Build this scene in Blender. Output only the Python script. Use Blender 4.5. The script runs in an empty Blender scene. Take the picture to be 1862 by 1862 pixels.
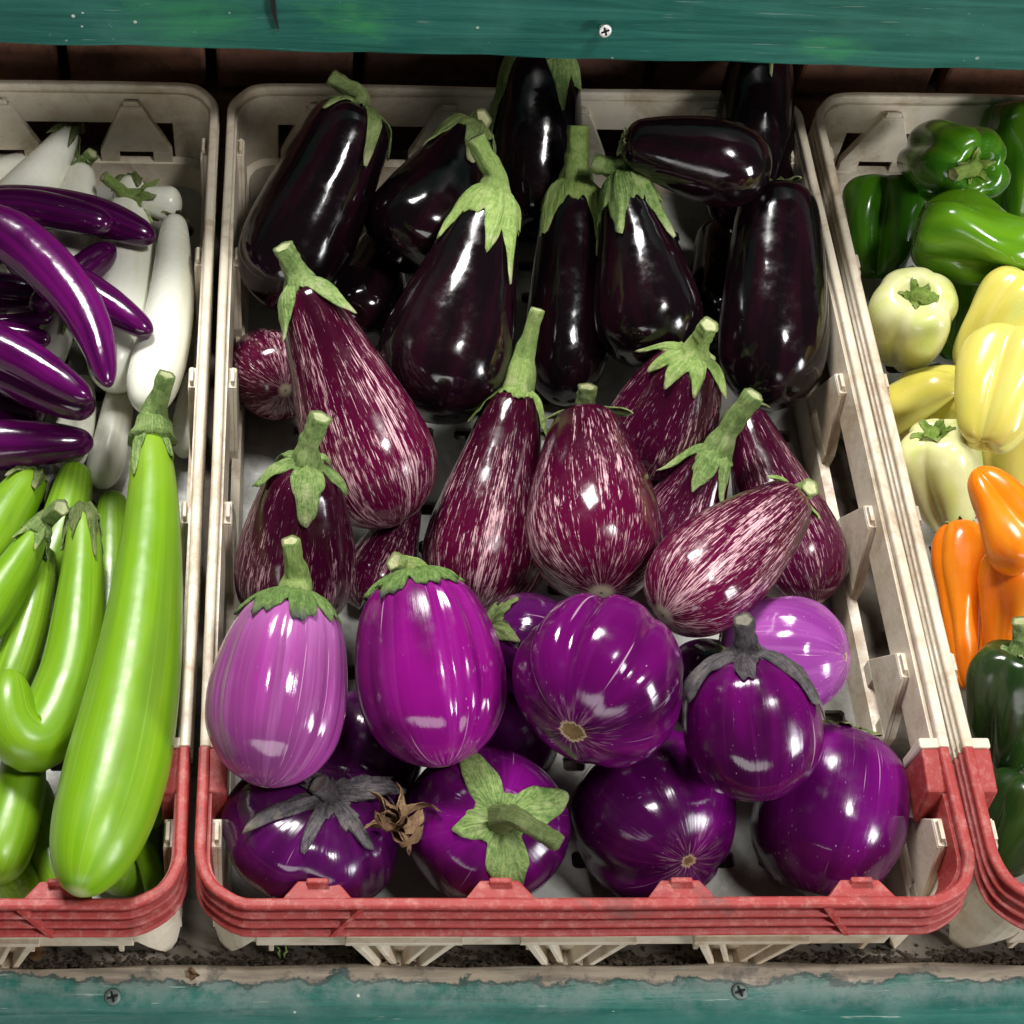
import bpy, bmesh, math, random
import numpy as np
from mathutils import Vector
random.seed(7); rng = np.random.default_rng(11)
S = bpy.context.scene
COL = S.collection

# ------------------------------------------------------------------ camera
W, L, H = 0.40, 0.59, 0.10            # crate width, length, height (m)
FPX, CX, CY, IMG = 2951.7, 653.3, 931.0, 1862.0
cam_d = bpy.data.cameras.new('camera'); cam = bpy.data.objects.new('camera', cam_d); COL.objects.link(cam)
cam.location = (-0.1473, -0.56845, 0.78511 + H)
cam.rotation_euler = (0.574746, -0.033272, -0.014442)
cam_d.sensor_width = 36; cam_d.lens = FPX / IMG * 36
cam_d.shift_x = (CY - CX) / IMG
cam_d.clip_start = 0.02; cam_d.clip_end = 50
S.camera = cam
# ------------------------------------------------------------------ light
wd = bpy.data.worlds.new('World'); S.world = wd; wd.use_nodes = True
bg = wd.node_tree.nodes['Background']; bg.inputs[0].default_value = (0.95, 0.97, 1.0, 1); bg.inputs[1].default_value = 0.03
def area(name, loc, target, sx, sy, power, color):
    d = bpy.data.lights.new(name, 'AREA'); d.shape = 'RECTANGLE'; d.size = sx; d.size_y = sy; d.energy = power; d.color = color
    o = bpy.data.objects.new(name, d); COL.objects.link(o); o.location = loc
    o.rotation_euler = (Vector(target) - Vector(loc)).to_track_quat('-Z', 'Y').to_euler()
    return o
area('market_doorway_light', (2.0, -1.30, 0.72), (0, -0.05, 0.1), 0.50, 0.75, 40, (0.97, 0.98, 1.0))
area('skylight', (-0.50, 1.10, 2.1), (0, -0.15, 0.1), 0.75, 0.5, 84, (1.0, 0.98, 0.95))
area('skylight', (0.70, -0.60, 2.3), (0, 0, 0.1), 0.42, 0.30, 34, (1.0, 0.98, 0.95))
area('street_opening_light', (-0.6, -2.9, 0.75), (0, -0.3, 0.05), 2.6, 0.8, 27, (1.0, 0.98, 0.95)).data.shape = 'ELLIPSE'
S.view_settings.view_transform = 'Standard'; S.view_settings.look = 'None'
S.view_settings.gamma = 1; S.view_settings.exposure = 0.0
S.view_settings.use_curve_mapping = False
S.cycles.max_bounces = 8

# ------------------------------------------------------------------ view helpers (for placing things on the ground plan)
def euler_m(e):
    c, s = math.cos, math.sin
    rx, ry, rz = e
    X = np.array([[1,0,0],[0,c(rx),-s(rx)],[0,s(rx),c(rx)]]); Y = np.array([[c(ry),0,s(ry)],[0,1,0],[-s(ry),0,c(ry)]])
    Z = np.array([[c(rz),-s(rz),0],[s(rz),c(rz),0],[0,0,1]])
    return Z @ Y @ X
CR = euler_m((0.574746, -0.033272, -0.014442)); CP = np.array(cam.location)
RIGHT, UP, TOW = CR[:, 0], CR[:, 1], CR[:, 2]
def ray(px, py): return CR @ np.array([(px - CX) / FPX, -(py - CY) / FPX, -1.0])
def at_z(px, py, z):
    d = ray(px, py); k = (z - CP[2]) / d[2]
    return CP + k * d
def at_depth(px, py, k): return CP + k * ray(px, py)
def basis(px, py):
    t = -ray(px, py); t /= np.linalg.norm(t); u = UP - (UP @ t) * t; u /= np.linalg.norm(u)
    return np.cross(u, t), u, t
def depth(p): return float(-(np.asarray(p) - CP) @ TOW)

# ------------------------------------------------------------------ object helpers
def tag(o, label=None, cat=None, group=None, kind=None):
    if label: o['label'] = label
    if cat: o['category'] = cat
    if group: o['group'] = group
    if kind: o['kind'] = kind
    return o
def empty(name, loc):
    o = bpy.data.objects.new(name, None); COL.objects.link(o); o.location = tuple(loc); o.empty_display_size = 0.02
    return o
def mesh_obj(name, verts, faces, mat, parent=None, smooth=False, attr=None, loc=None):
    m = bpy.data.meshes.new(name); m.from_pydata(np.asarray([tuple(v) for v in verts], dtype=float).tolist(), [], faces); m.materials.append(mat)
    if attr is not None:
        a = m.attributes.new('skin', 'FLOAT_VECTOR', 'POINT'); a.data.foreach_set('vector', np.asarray(attr, dtype=np.float32).ravel())
    if smooth: m.polygons.foreach_set('use_smooth', [True] * len(m.polygons))
    m.update()
    o = bpy.data.objects.new(name, m); COL.objects.link(o)
    if parent: o.parent = parent
    if loc is not None: o.location = tuple(loc)
    return o
class MB:
    def __init__(s): s.v = []; s.f = []
    def add(s, v, f):
        n = len(s.v); s.v += [tuple(map(float, q)) for q in v]; s.f += [tuple(i + n for i in g) for g in f]
    def box(s, a, b):
        x0,y0,z0 = a; x1,y1,z1 = b
        s.add([(x0,y0,z0),(x1,y0,z0),(x1,y1,z0),(x0,y1,z0),(x0,y0,z1),(x1,y0,z1),(x1,y1,z1),(x0,y1,z1)],
              [(3,2,1,0),(4,5,6,7),(0,1,5,4),(1,2,6,5),(2,3,7,6),(3,0,4,7)])
    def prism(s, poly, fn, n0, n1):          # poly in (a, b), fn(a, b, n) -> world
        k = len(poly); v = [fn(a, b, n0) for a, b in poly] + [fn(a, b, n1) for a, b in poly]
        s.add(v, [tuple(range(k))[::-1], tuple(range(k, 2*k))] + [(i, (i+1) % k, (i+1) % k + k, i + k) for i in range(k)])
    def build(s, name, mat, parent=None, bevel=0, smooth=False, loc=None):
        o = mesh_obj(name, s.v, s.f, mat, parent, smooth, loc=loc)
        bm = bmesh.new(); bm.from_mesh(o.data)
        if name == 'floor_panel': bmesh.ops.remove_doubles(bm, verts=bm.verts, dist=1e-5)
        bmesh.ops.recalc_face_normals(bm, faces=bm.faces)
        bm.to_mesh(o.data); bm.free()
        if bevel:
            md = o.modifiers.new('edge', 'BEVEL'); md.width = bevel; md.segments = 2; md.limit_method = 'ANGLE'; md.angle_limit = math.radians(40)
        return o

# ------------------------------------------------------------------ materials
class N:
    def __init__(s, name):
        s.m = bpy.data.materials.new(name); s.m.use_nodes = True; s.t = s.m.node_tree; s.p = s.t.nodes['Principled BSDF']
    def n(s, typ, **kw):
        o = s.t.nodes.new(typ)
        for k, v in kw.items(): setattr(o, k, v)
        return o
    def link(s, a, b): s.t.links.new(a, b)
    def setv(s, sock, v):
        if isinstance(v, bpy.types.NodeSocket): s.link(v, sock)
        elif isinstance(v, (tuple, list)) and len(v) == 3 and sock.type == 'RGBA': sock.default_value = (*v, 1)
        else: sock.default_value = v
    def attr(s, name='skin'): return s.n('ShaderNodeAttribute', attribute_name=name).outputs['Vector']
    def obj(s): return s.n('ShaderNodeTexCoord').outputs['Object']
    def rnd(s): return s.n('ShaderNodeObjectInfo').outputs['Random']
    def mapv(s, vec, scale, off=None):
        o = s.n('ShaderNodeMapping'); s.link(vec, o.inputs[0]); o.inputs['Scale'].default_value = scale
        if off is not None: s.setv(o.inputs['Location'], off)
        return o.outputs[0]
    def noise(s, vec, scale=1, detail=4, rough=0.55, dist=0.0):
        o = s.n('ShaderNodeTexNoise'); s.link(vec, o.inputs['Vector']); o.inputs['Scale'].default_value = scale
        o.inputs['Detail'].default_value = detail; o.inputs['Roughness'].default_value = rough; o.inputs['Distortion'].default_value = dist
        return o.outputs['Fac']
    def math(s, op, a, b=0.0, c=0.0):
        o = s.n('ShaderNodeMath', operation=op)
        s.setv(o.inputs[0], a); s.setv(o.inputs[1], b); s.setv(o.inputs[2], c)
        return o.outputs[0]
    def rng(s, v, a, b, c=0.0, d=1.0):
        o = s.n('ShaderNodeMapRange', interpolation_type='SMOOTHSTEP'); s.setv(o.inputs[0], v)
        for i, q in enumerate((a, b, c, d)): s.setv(o.inputs[i+1], q)
        return o.outputs[0]
    def mix(s, f, a, b):
        o = s.n('ShaderNodeMix', data_type='RGBA'); s.setv(o.inputs[0], f); s.setv(o.inputs[6], a); s.setv(o.inputs[7], b)
        return o.outputs[2]
    def sep(s, vec):
        o = s.n('ShaderNodeSeparateXYZ'); s.link(vec, o.inputs[0]); return o.outputs
    def bump(s, h, strength=0.3, dist=0.001):
        o = s.n('ShaderNodeBump'); o.inputs['Strength'].default_value = strength; o.inputs['Distance'].default_value = dist
        s.link(h, o.inputs['Height']); return o.outputs[0]
    def done(s, col, rough=0.4, normal=None, **kw):
        s.setv(s.p.inputs['Base Color'], col); s.setv(s.p.inputs['Roughness'], rough)
        if normal is not None: s.link(normal, s.p.inputs['Normal'])
        for k, v in kw.items(): s.setv(s.p.inputs[k.replace('_', ' ')], v)
        return s.m

def offs(k):                                  # random shift of the pattern for each thing
    r = k.rnd(); o = k.n('ShaderNodeCombineXYZ')
    k.setv(o.inputs[0], k.math('MULTIPLY', r, 31.0)); k.setv(o.inputs[1], k.math('MULTIPLY', r, 17.0)); k.setv(o.inputs[2], k.math('MULTIPLY', r, 53.0))
    return o.outputs[0]

def m_black():
    k = N('black_aubergine_skin'); a = k.attr(); o = k.obj()
    big = k.noise(k.mapv(a, (1.6, 1.6, 1.5), offs(k)), 1.5, 3)
    st = k.noise(k.mapv(a, (14, 14, 1.2), offs(k)), 1, 3)
    col = k.mix(k.rng(big, 0.42, 0.72), (0.004, 0.002, 0.003), (0.013, 0.0025, 0.006))
    col = k.mix(k.rng(st, 0.62, 0.8, 0, 0.35), col, (0.035, 0.006, 0.016))
    du = k.rng(k.noise(o, 34, 6, 0.7), 0.62, 0.80, 0, 0.05)
    col = k.mix(du, col, (0.25, 0.22, 0.2))
    b = k.bump(k.math('ADD', k.noise(o, 26, 2), k.math('MULTIPLY', k.noise(o, 90, 2), 0.07)), 0.42, 0.004)
    return k.done(col, k.rng(k.noise(o, 50, 5, 0.7), 0.42, 0.78, 0.09, 0.30), b, Specular_IOR_Level=0.5)
def m_stripe(dark=(0.024, 0.0015, 0.008), red=(0.085, 0.002, 0.026), pale=(0.70, 0.42, 0.46), amount=0.0):
    k = N('striped_aubergine_skin'); a = k.attr(); o = k.obj(); t = k.sep(a)[2]
    of = offs(k)
    fine = k.noise(k.mapv(a, (58, 58, 13), of), 1, 3, 0.6, 0.7)
    mid = k.noise(k.mapv(a, (15, 15, 3.4), of), 1, 3, 0.6, 0.4)
    big = k.noise(k.mapv(a, (1.3, 1.3, 1.4), of), 1.2, 2)
    brk = k.noise(k.mapv(a, (20, 20, 26), of), 1, 3)
    dens = k.math('ADD', k.rng(t, 0.03, 0.55, 0.085, 0.006), k.math('MULTIPLY', k.math('SUBTRACT', 0.5, big), 0.30))
    thr = k.math('ADD', k.math('ADD', dens, 0.505 - amount), k.math('MULTIPLY', k.math('SUBTRACT', 0.5, brk), 0.30))
    val = k.math('ADD', k.math('MULTIPLY', fine, 0.62), k.math('MULTIPLY', mid, 0.38))
    s = k.rng(k.math('SUBTRACT', val, thr), 0.0, 0.085)
    base = k.mix(k.rng(t, 0.12, 0.85), dark, red)
    base = k.mix(k.rng(big, 0.35, 0.7, 0, 0.45), base, red)
    col = k.mix(k.math('MULTIPLY', s, 0.95), base, pale)
    tip = k.rng(t, 0.945, 0.980)
    col = k.mix(tip, col, (0.74, 0.64, 0.46))
    col = k.mix(k.rng(t, 0.991, 0.998), col, (0.16, 0.10, 0.05))
    b = k.bump(k.math('ADD', k.noise(o, 26, 2), k.math('ADD', k.math('MULTIPLY', k.noise(o, 90, 2), 0.07), k.math('MULTIPLY', s, 0.08))), 0.42, 0.0035)
    return k.done(col, k.rng(k.noise(o, 60, 4), 0.42, 0.75, 0.11, 0.30), b, Specular_IOR_Level=0.48)
def m_round(dark, mid, light, topw=0.25, streak=0.4, scar=0.985):
    k = N('violet_aubergine_skin'); a = k.attr(); o = k.obj(); t = k.sep(a)[2]; of = offs(k)
    st = k.noise(k.mapv(a, (7, 7, 1.1), of), 1, 5, 0.6, 0.5)
    big = k.noise(k.mapv(a, (1.1, 1.1, 0.9), of), 1.1, 2)
    col = k.mix(k.rng(big, 0.36, 0.64), dark, mid)
    col = k.mix(k.rng(st, 0.48, 0.74, 0, streak), col, light)
    col = k.mix(k.rng(t, topw, 0.02, 0, 0.75), col, light)
    line = k.rng(k.noise(k.mapv(a, (17, 17, 1.6), of), 1, 2), 0.70, 0.74, 0, 0.55)
    col = k.mix(line, col, (0.62, 0.40, 0.52))
    sp = k.n('ShaderNodeTexVoronoi'); k.link(k.mapv(a, (15, 15, 22), of), sp.inputs['Vector']); sp.inputs['Scale'].default_value = 1
    spk = k.math('MULTIPLY', k.rng(sp.outputs['Distance'], 0.13, 0.05), k.rng(k.noise(k.mapv(a, (3, 3, 3), of), 1, 2), 0.45, 0.62))
    col = k.mix(k.math('MULTIPLY', spk, k.rng(t, 0.35, 0.9, 0.12, 0.75)), col, (0.72, 0.48, 0.62))
    low = k.math('MULTIPLY', k.rng(t, 0.80, 0.99), k.rng(k.noise(k.mapv(a, (10, 10, 12), of), 1, 4), 0.48, 0.70))
    col = k.mix(k.math('MULTIPLY', low, 0.55), col, (0.60, 0.36, 0.44))
    sf = k.math('MULTIPLY', k.rng(k.noise(k.mapv(o, (1, 1, 1), of), 140, 5, 0.75, 1.2), 0.66, 0.76), k.rng(k.noise(k.mapv(o, (1, 1, 1), of), 20, 3), 0.52, 0.66))
    col = k.mix(k.math('MULTIPLY', sf, 0.55), col, (0.45, 0.30, 0.36))
    tn = k.math('ADD', t, k.math('MULTIPLY', k.math('SUBTRACT', k.noise(k.mapv(a, (5, 5, 5), of), 1, 3), 0.5), 0.035))
    col = k.mix(k.rng(tn, scar - 0.012, scar - 0.004), col, (0.55, 0.40, 0.27))
    grit = k.noise(o, 420, 3)
    col = k.mix(k.rng(tn, scar - 0.002, scar + 0.006), col, k.mix(grit, (0.10, 0.055, 0.02), (0.34, 0.22, 0.10)))
    b = k.bump(k.math('ADD', k.noise(o, 22, 2), k.math('ADD', k.math('MULTIPLY', k.noise(o, 90, 2), 0.05), k.math('MULTIPLY', st, 0.14))), 0.42, 0.004)
    return k.done(col, k.rng(k.noise(o, 45, 4, 0.6), 0.42, 0.75, 0.10, 0.30), b, Specular_IOR_Level=0.48)
def m_plain(name, c1, c2, c3=None, sx=6, st=1.2, rough=(0.2, 0.35), spots=None, tipc=None, topc=None, bump=0.25):
    k = N(name); a = k.attr(); o = k.obj(); t = k.sep(a)[2]; of = offs(k)
    n1 = k.noise(k.mapv(a, (sx, sx, st), of), 1, 4)
    col = k.mix(k.rng(n1, 0.35, 0.68), c1, c2)
    n2 = k.noise(k.mapv(a, (1.0, 1.0, 1.6), of), 1.2, 2)
    if c3: col = k.mix(k.rng(n2, 0.48, 0.72, 0, 0.8), col, c3)
    if topc: col = k.mix(k.rng(t, 0.30, 0.02, 0, 0.8), col, topc)
    if spots:
        sn = k.noise(k.mapv(o, (1, 1, 1), of), 130, 4, 0.7)
        col = k.mix(k.math('MULTIPLY', k.rng(sn, 0.66, 0.76), k.rng(n2, 0.4, 0.6)), col, spots)
        scr = k.noise(k.mapv(a, (30, 30, 7), of), 1, 3, 0.6, 1.5)
        col = k.mix(k.math('MULTIPLY', k.rng(scr, 0.70, 0.76, 0, 0.8), k.rng(k.noise(k.mapv(o, (1, 1, 1), of), 26, 2), 0.5, 0.6)), col, (0.09, 0.13, 0.03))
        pal = k.noise(k.mapv(a, (10, 10, 1.2), of), 1, 4, 0.6, 0.5)
        col = k.mix(k.rng(pal, 0.52, 0.75, 0, 0.5), col, (0.27, 0.41, 0.06))
    if tipc: col = k.mix(k.rng(t, 0.975, 0.995), col, tipc)
    b = k.bump(k.noise(o, 26, 3), bump, 0.003)
    return k.done(col, k.rng(k.noise(o, 60, 4), 0.35, 0.7, *rough), b, Specular_IOR_Level=0.5)
def m_calyx(name, c1, c2, c3):
    k = N(name); a = k.attr(); o = k.obj(); of = offs(k); t = k.sep(a)[2]
    f = k.noise(k.mapv(a, (18, 18, 3.0), of), 1, 5, 0.65, 1.2)
    v = k.noise(o, 260, 5, 0.72, 1.0); w = k.noise(o, 75, 3, 0.6)
    e = k.math('ADD', k.math('ADD', k.math('MULTIPLY', f, 0.40), k.math('MULTIPLY', v, 0.40)), k.math('MULTIPLY', w, 0.20))
    col = k.mix(k.rng(e, 0.40, 0.60), c1, c2)
    col = k.mix(k.rng(w, 0.55, 0.75, 0, 0.5), col, c3)
    col = k.mix(k.rng(v, 0.66, 0.74, 0, 0.6), col, tuple(q*0.35 for q in c1))
    col = k.mix(k.rng(t, 0.72, 1.0, 0, 0.85), col, c3)
    b = k.bump(k.math('ADD', k.math('MULTIPLY', v, 0.8), f), 0.9, 0.0018)
    return k.done(col, 0.6, b, Specular_IOR_Level=0.3)
BLACK = m_black()
STRIPE = m_stripe(amount=-0.022); STRIPE_PALE = m_stripe(amount=-0.014, red=(0.100, 0.0025, 0.031)); STRIPE_DARK = m_stripe(amount=-0.036, red=(0.075, 0.003, 0.03))
RD_PINK = m_round((0.19, 0.040, 0.16), (0.28, 0.030, 0.23), (0.46, 0.16, 0.42), 0.5, 0.40, 0.990)
RD_MAG = m_round((0.11, 0.004, 0.085), (0.21, 0.004, 0.165), (0.32, 0.035, 0.27), 0.25, 0.28)
RD_DEEP = m_round((0.040, 0.0015, 0.034), (0.110, 0.002, 0.095), (0.17, 0.008, 0.145), 0.1, 0.30, 0.955)
RD_VIO = m_round((0.055, 0.002, 0.052), (0.130, 0.003, 0.125), (0.21, 0.018, 0.20), 0.15, 0.25, 0.978)
RD_DARK = m_round((0.026, 0.002, 0.026), (0.062, 0.003, 0.064), (0.12, 0.010, 0.12), 0.12, 0.25)
RD_PALE = m_round((0.20, 0.03, 0.21), (0.32, 0.07, 0.33), (0.46, 0.18, 0.47), 0.3, 0.3)
WHITE = m_plain('white_aubergine_skin', (0.80, 0.81, 0.69), (0.84, 0.845, 0.74), (0.74, 0.73, 0.55), rough=(0.22, 0.35))
LIME = m_plain('green_aubergine_skin', (0.135, 0.295, 0.005), (0.175, 0.345, 0.008), (0.115, 0.225, 0.016), sx=4, st=0.8, rough=(0.30, 0.42), spots=(0.14, 0.2, 0.03), tipc=(0.42, 0.46, 0.18), topc=(0.22, 0.37, 0.025))
LIMED = m_plain('deep_green_aubergine_skin', (0.13, 0.27, 0.012), (0.2, 0.36, 0.02), None, rough=(0.25, 0.4))
LONGP = m_plain('long_purple_aubergine_skin', (0.034, 0.0015, 0.032), (0.075, 0.002, 0.066), (0.115, 0.004, 0.098), sx=4, st=1.0, rough=(0.12, 0.22), bump=0.4)
PGREEN = m_plain('green_pepper_skin', (0.022, 0.10, 0.004), (0.05, 0.17, 0.006), (0.08, 0.20, 0.006), sx=2, rough=(0.14, 0.24))
PGREEN2 = m_plain('light_green_pepper_skin', (0.06, 0.18, 0.005), (0.11, 0.26, 0.008), None, sx=2, rough=(0.14, 0.24))
PDARK = m_plain('dark_green_pepper_skin', (0.010, 0.028, 0.006), (0.022, 0.055, 0.008), (0.03, 0.04, 0.02), sx=2, rough=(0.16, 0.3))
PYEL = m_plain('yellow_pepper_skin', (0.62, 0.55, 0.09), (0.70, 0.60, 0.16), (0.55, 0.58, 0.15), sx=2, rough=(0.2, 0.3))
PPALE = m_plain('pale_pepper_skin', (0.62, 0.64, 0.27), (0.68, 0.66, 0.36), (0.52, 0.60, 0.16), sx=2, rough=(0.2, 0.3))
PORA = m_plain('orange_pepper_skin', (0.72, 0.15, 0.004), (0.80, 0.22, 0.006), (0.74, 0.26, 0.012), sx=2, rough=(0.2, 0.32))
CALYX = m_calyx('green_calyx', (0.10, 0.19, 0.040), (0.31, 0.42, 0.14), (0.44, 0.46, 0.25))
CALYX_L = m_calyx('light_green_calyx', (0.17, 0.29, 0.055), (0.36, 0.47, 0.15), (0.50, 0.50, 0.28))
CALYX_O = m_calyx('olive_calyx', (0.08, 0.12, 0.03), (0.20, 0.25, 0.085), (0.34, 0.33, 0.18))
CALYX_G = m_calyx('grey_dried_calyx', (0.035, 0.03, 0.035), (0.13, 0.115, 0.12), (0.24, 0.22, 0.17))
CALYX_D = m_calyx('green_calyx_purple_edge', (0.075, 0.14, 0.03), (0.20, 0.32, 0.085), (0.05, 0.035, 0.06))
PSTEM = m_calyx('pepper_stem', (0.14, 0.25, 0.03), (0.30, 0.42, 0.08), (0.34, 0.36, 0.16))
DRY = m_calyx('dried_flower_petal', (0.24, 0.13, 0.06), (0.48, 0.31, 0.17), (0.36, 0.22, 0.11))

def m_plastic(name, c1, c2, stain, amt, rough=0.42):
    k = N(name); o = k.obj(); geo = k.n('ShaderNodeNewGeometry')
    p = geo.outputs['Position']
    n1 = k.noise(p, 9, 5, 0.6); n2 = k.noise(p, 60, 6, 0.7); n3 = k.noise(k.mapv(p, (40, 260, 260)), 1, 3); n4 = k.noise(k.mapv(p, (260, 40, 260)), 1, 3)
    col = k.mix(n1, c1, c2)
    col = k.mix(k.rng(k.math('ADD', k.math('MULTIPLY', n1, 0.6), k.math('MULTIPLY', n2, 0.4)), 0.44, 0.68, 0, amt), col, stain)
    col = k.mix(k.rng(k.math('MULTIPLY', n3, n4), 0.36, 0.46, 0, 0.35), col, stain)
    col = k.mix(k.math('MULTIPLY', k.rng(k.noise(p, 21, 5, 0.7, 0.8), 0.50, 0.66), amt * 0.7), col, tuple(q * 0.8 for q in stain))
    speck = k.rng(k.noise(p, 260, 4, 0.7), 0.68, 0.76, 0, 0.8)
    col = k.mix(speck, col, tuple(q * 0.3 for q in stain))
    b = k.bump(k.math('ADD', n2, k.noise(p, 500, 3)), 0.18, 0.001)
    return k.done(col, k.rng(n2, 0.3, 0.7, rough - 0.1, rough + 0.15), b, Specular_IOR_Level=0.45)
CRATE = m_plastic('off_white_plastic', (0.61, 0.53, 0.40), (0.74, 0.68, 0.56), (0.38, 0.24, 0.12), 0.68)
FLOORP = m_plastic('grey_white_plastic', (0.30, 0.31, 0.29), (0.42, 0.425, 0.39), (0.18, 0.155, 0.12), 0.7)
def m_red():
    k = N('red_plastic'); p = k.n('ShaderNodeNewGeometry').outputs['Position']
    n1 = k.noise(p, 14, 5, 0.6); n2 = k.noise(p, 150, 5, 0.75)
    col = k.mix(n1, (0.25, 0.026, 0.024), (0.36, 0.045, 0.040))
    col = k.mix(k.rng(n2, 0.46, 0.72, 0, 0.7), col, (0.45, 0.17, 0.15))
    sc = k.noise(k.mapv(p, (90, 500, 500)), 1, 5, 0.7, 1.5)
    col = k.mix(k.math('MULTIPLY', k.rng(sc, 0.60, 0.74, 0, 0.55), k.rng(n1, 0.4, 0.6)), col, (0.60, 0.34, 0.31))
    col = k.mix(k.rng(k.noise(p, 33, 5, 0.7), 0.55, 0.72, 0, 0.65), col, (0.13, 0.05, 0.045))
    return k.done(col, 0.5, k.bump(n2, 0.35, 0.0012), Specular_IOR_Level=0.4)
RED = m_red()

# ------------------------------------------------------------------ setting: shelf, boards, brick wall
def m_shelfwood():
    k = N('dirty_grey_wood'); p = k.obj()
    g = k.noise(k.mapv(p, (3, 40, 40)), 2, 5, 0.6, 0.5); n = k.noise(p, 40, 6, 0.7)
    col = k.mix(g, (0.17, 0.14, 0.11), (0.27, 0.235, 0.19))
    col = k.mix(k.rng(n, 0.5, 0.7, 0, 0.8), col, (0.075, 0.058, 0.045))
    return k.done(col, 0.8, k.bump(k.math('ADD', g, n), 0.5, 0.002))
mb = MB(); mb.box((-1.3, -0.290, -0.03), (1.3, 0.36, 0.0))
tag(mb.build('shelf', m_shelfwood(), bevel=0.002), 'grey dirty wooden shelf under the three plastic crates', 'shelf', kind='structure')

def m_greenpaint(name, knots, peel, lines):
    k = N(name); o = k.obj(); x, y, z = k.sep(o)
    g = k.noise(k.mapv(o, (4, 45, 60)), 1.5, 5, 0.6, 1.2); n = k.noise(o, 60, 6, 0.7); n2 = k.noise(o, 13, 4)
    col = k.mix(k.rng(g, 0.3, 0.7), (0.010, 0.085, 0.068), (0.026, 0.145, 0.115))
    col = k.mix(k.rng(n2, 0.5, 0.75, 0, 0.35), col, (0.06, 0.20, 0.16))
    for (kx, kv, rx, rv, c, s) in knots:
        dx = k.math('DIVIDE', k.math('SUBTRACT', x, kx), rx); dv = k.math('DIVIDE', k.math('SUBTRACT', z, kv), rv)
        d = k.math('SQRT', k.math('ADD', k.math('MULTIPLY', dx, dx), k.math('MULTIPLY', dv, dv)))
        d = k.math('ADD', d, k.math('MULTIPLY', k.math('SUBTRACT', k.noise(k.mapv(o, (14, 60, 60)), 1, 5, 0.7, 1.5), 0.5), 2.4))
        f = k.math('MULTIPLY', k.rng(d, 1.15, 0.0), k.rng(k.math('ADD', k.math('MULTIPLY', g, 0.5), k.math('MULTIPLY', n, 0.5)), 0.35, 0.6, s * 0.25, s))
        col = k.mix(f, col, c)
    if peel:
        e = k.math('ADD', k.math('MULTIPLY', k.math('SUBTRACT', k.noise(k.mapv(o, (26, 34, 34)), 1, 6, 0.66), 0.5), 0.034), y)
        worn = k.rng(e, peel - 0.022, peel + 0.002, 0, 0.6)
        col = k.mix(k.math('MULTIPLY', worn, k.rng(n, 0.35, 0.6)), col, (0.27, 0.31, 0.29))
        bare = k.rng(e, peel + 0.0005, peel + 0.0015)
        wood = k.mix(k.rng(k.noise(k.mapv(o, (9, 90, 90)), 2, 5), 0.35, 0.65), (0.22, 0.185, 0.15), (0.40, 0.34, 0.265))
        wood = k.mix(k.rng(n, 0.52, 0.66, 0, 0.85), wood, (0.13, 0.115, 0.10))
        col = k.mix(bare, col, wood)
        edge = k.math('MULTIPLY', k.rng(e, peel - 0.0016, peel), k.rng(e, peel + 0.002, peel + 0.0004))
        col = k.mix(k.math('MULTIPLY', edge, 0.7), col, (0.05, 0.06, 0.055))
    sc = k.noise(k.mapv(o, (22, 420, 420)), 1, 3, 0.6)
    col = k.mix(k.rng(sc, 0.66, 0.72, 0, lines), col, (0.36, 0.43, 0.38))
    vo = k.n('ShaderNodeTexVoronoi'); k.link(o, vo.inputs['Vector']); vo.inputs['Scale'].default_value = 70
    dots = k.math('MULTIPLY', k.rng(vo.outputs['Distance'], 0.10, 0.06), k.rng(k.noise(o, 24, 3), 0.50, 0.58))
    col = k.mix(k.math('MULTIPLY', dots, 0.9), col, (0.62, 0.66, 0.58))
    scuff = k.rng(k.noise(o, 190, 5, 0.75), 0.63, 0.74, 0, 0.5)
    col = k.mix(k.math('MULTIPLY', scuff, k.rng(n2, 0.42, 0.62)), col, (0.30, 0.38, 0.34))
    b = k.bump(k.math('ADD', g, k.math('MULTIPLY', n, 0.5)), 0.5, 0.0018)
    return k.done(col, k.rng(n, 0.35, 0.7, 0.38, 0.62), b, Specular_IOR_Level=0.3)
STEEL = N('screw_steel').done((0.45, 0.45, 0.44), 0.38, Metallic=0.85)
PALESTEEL = N('bright_screw').done((0.72, 0.71, 0.70), 0.4, Metallic=0.35)
DULL = N('painted_screw').done((0.11, 0.15, 0.14), 0.5, Metallic=0.3)
BLACKM = N('gap_shade').done((0.004, 0.004, 0.004), 0.9)  # near-black, painted shade for the screw recesses and the board split
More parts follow.
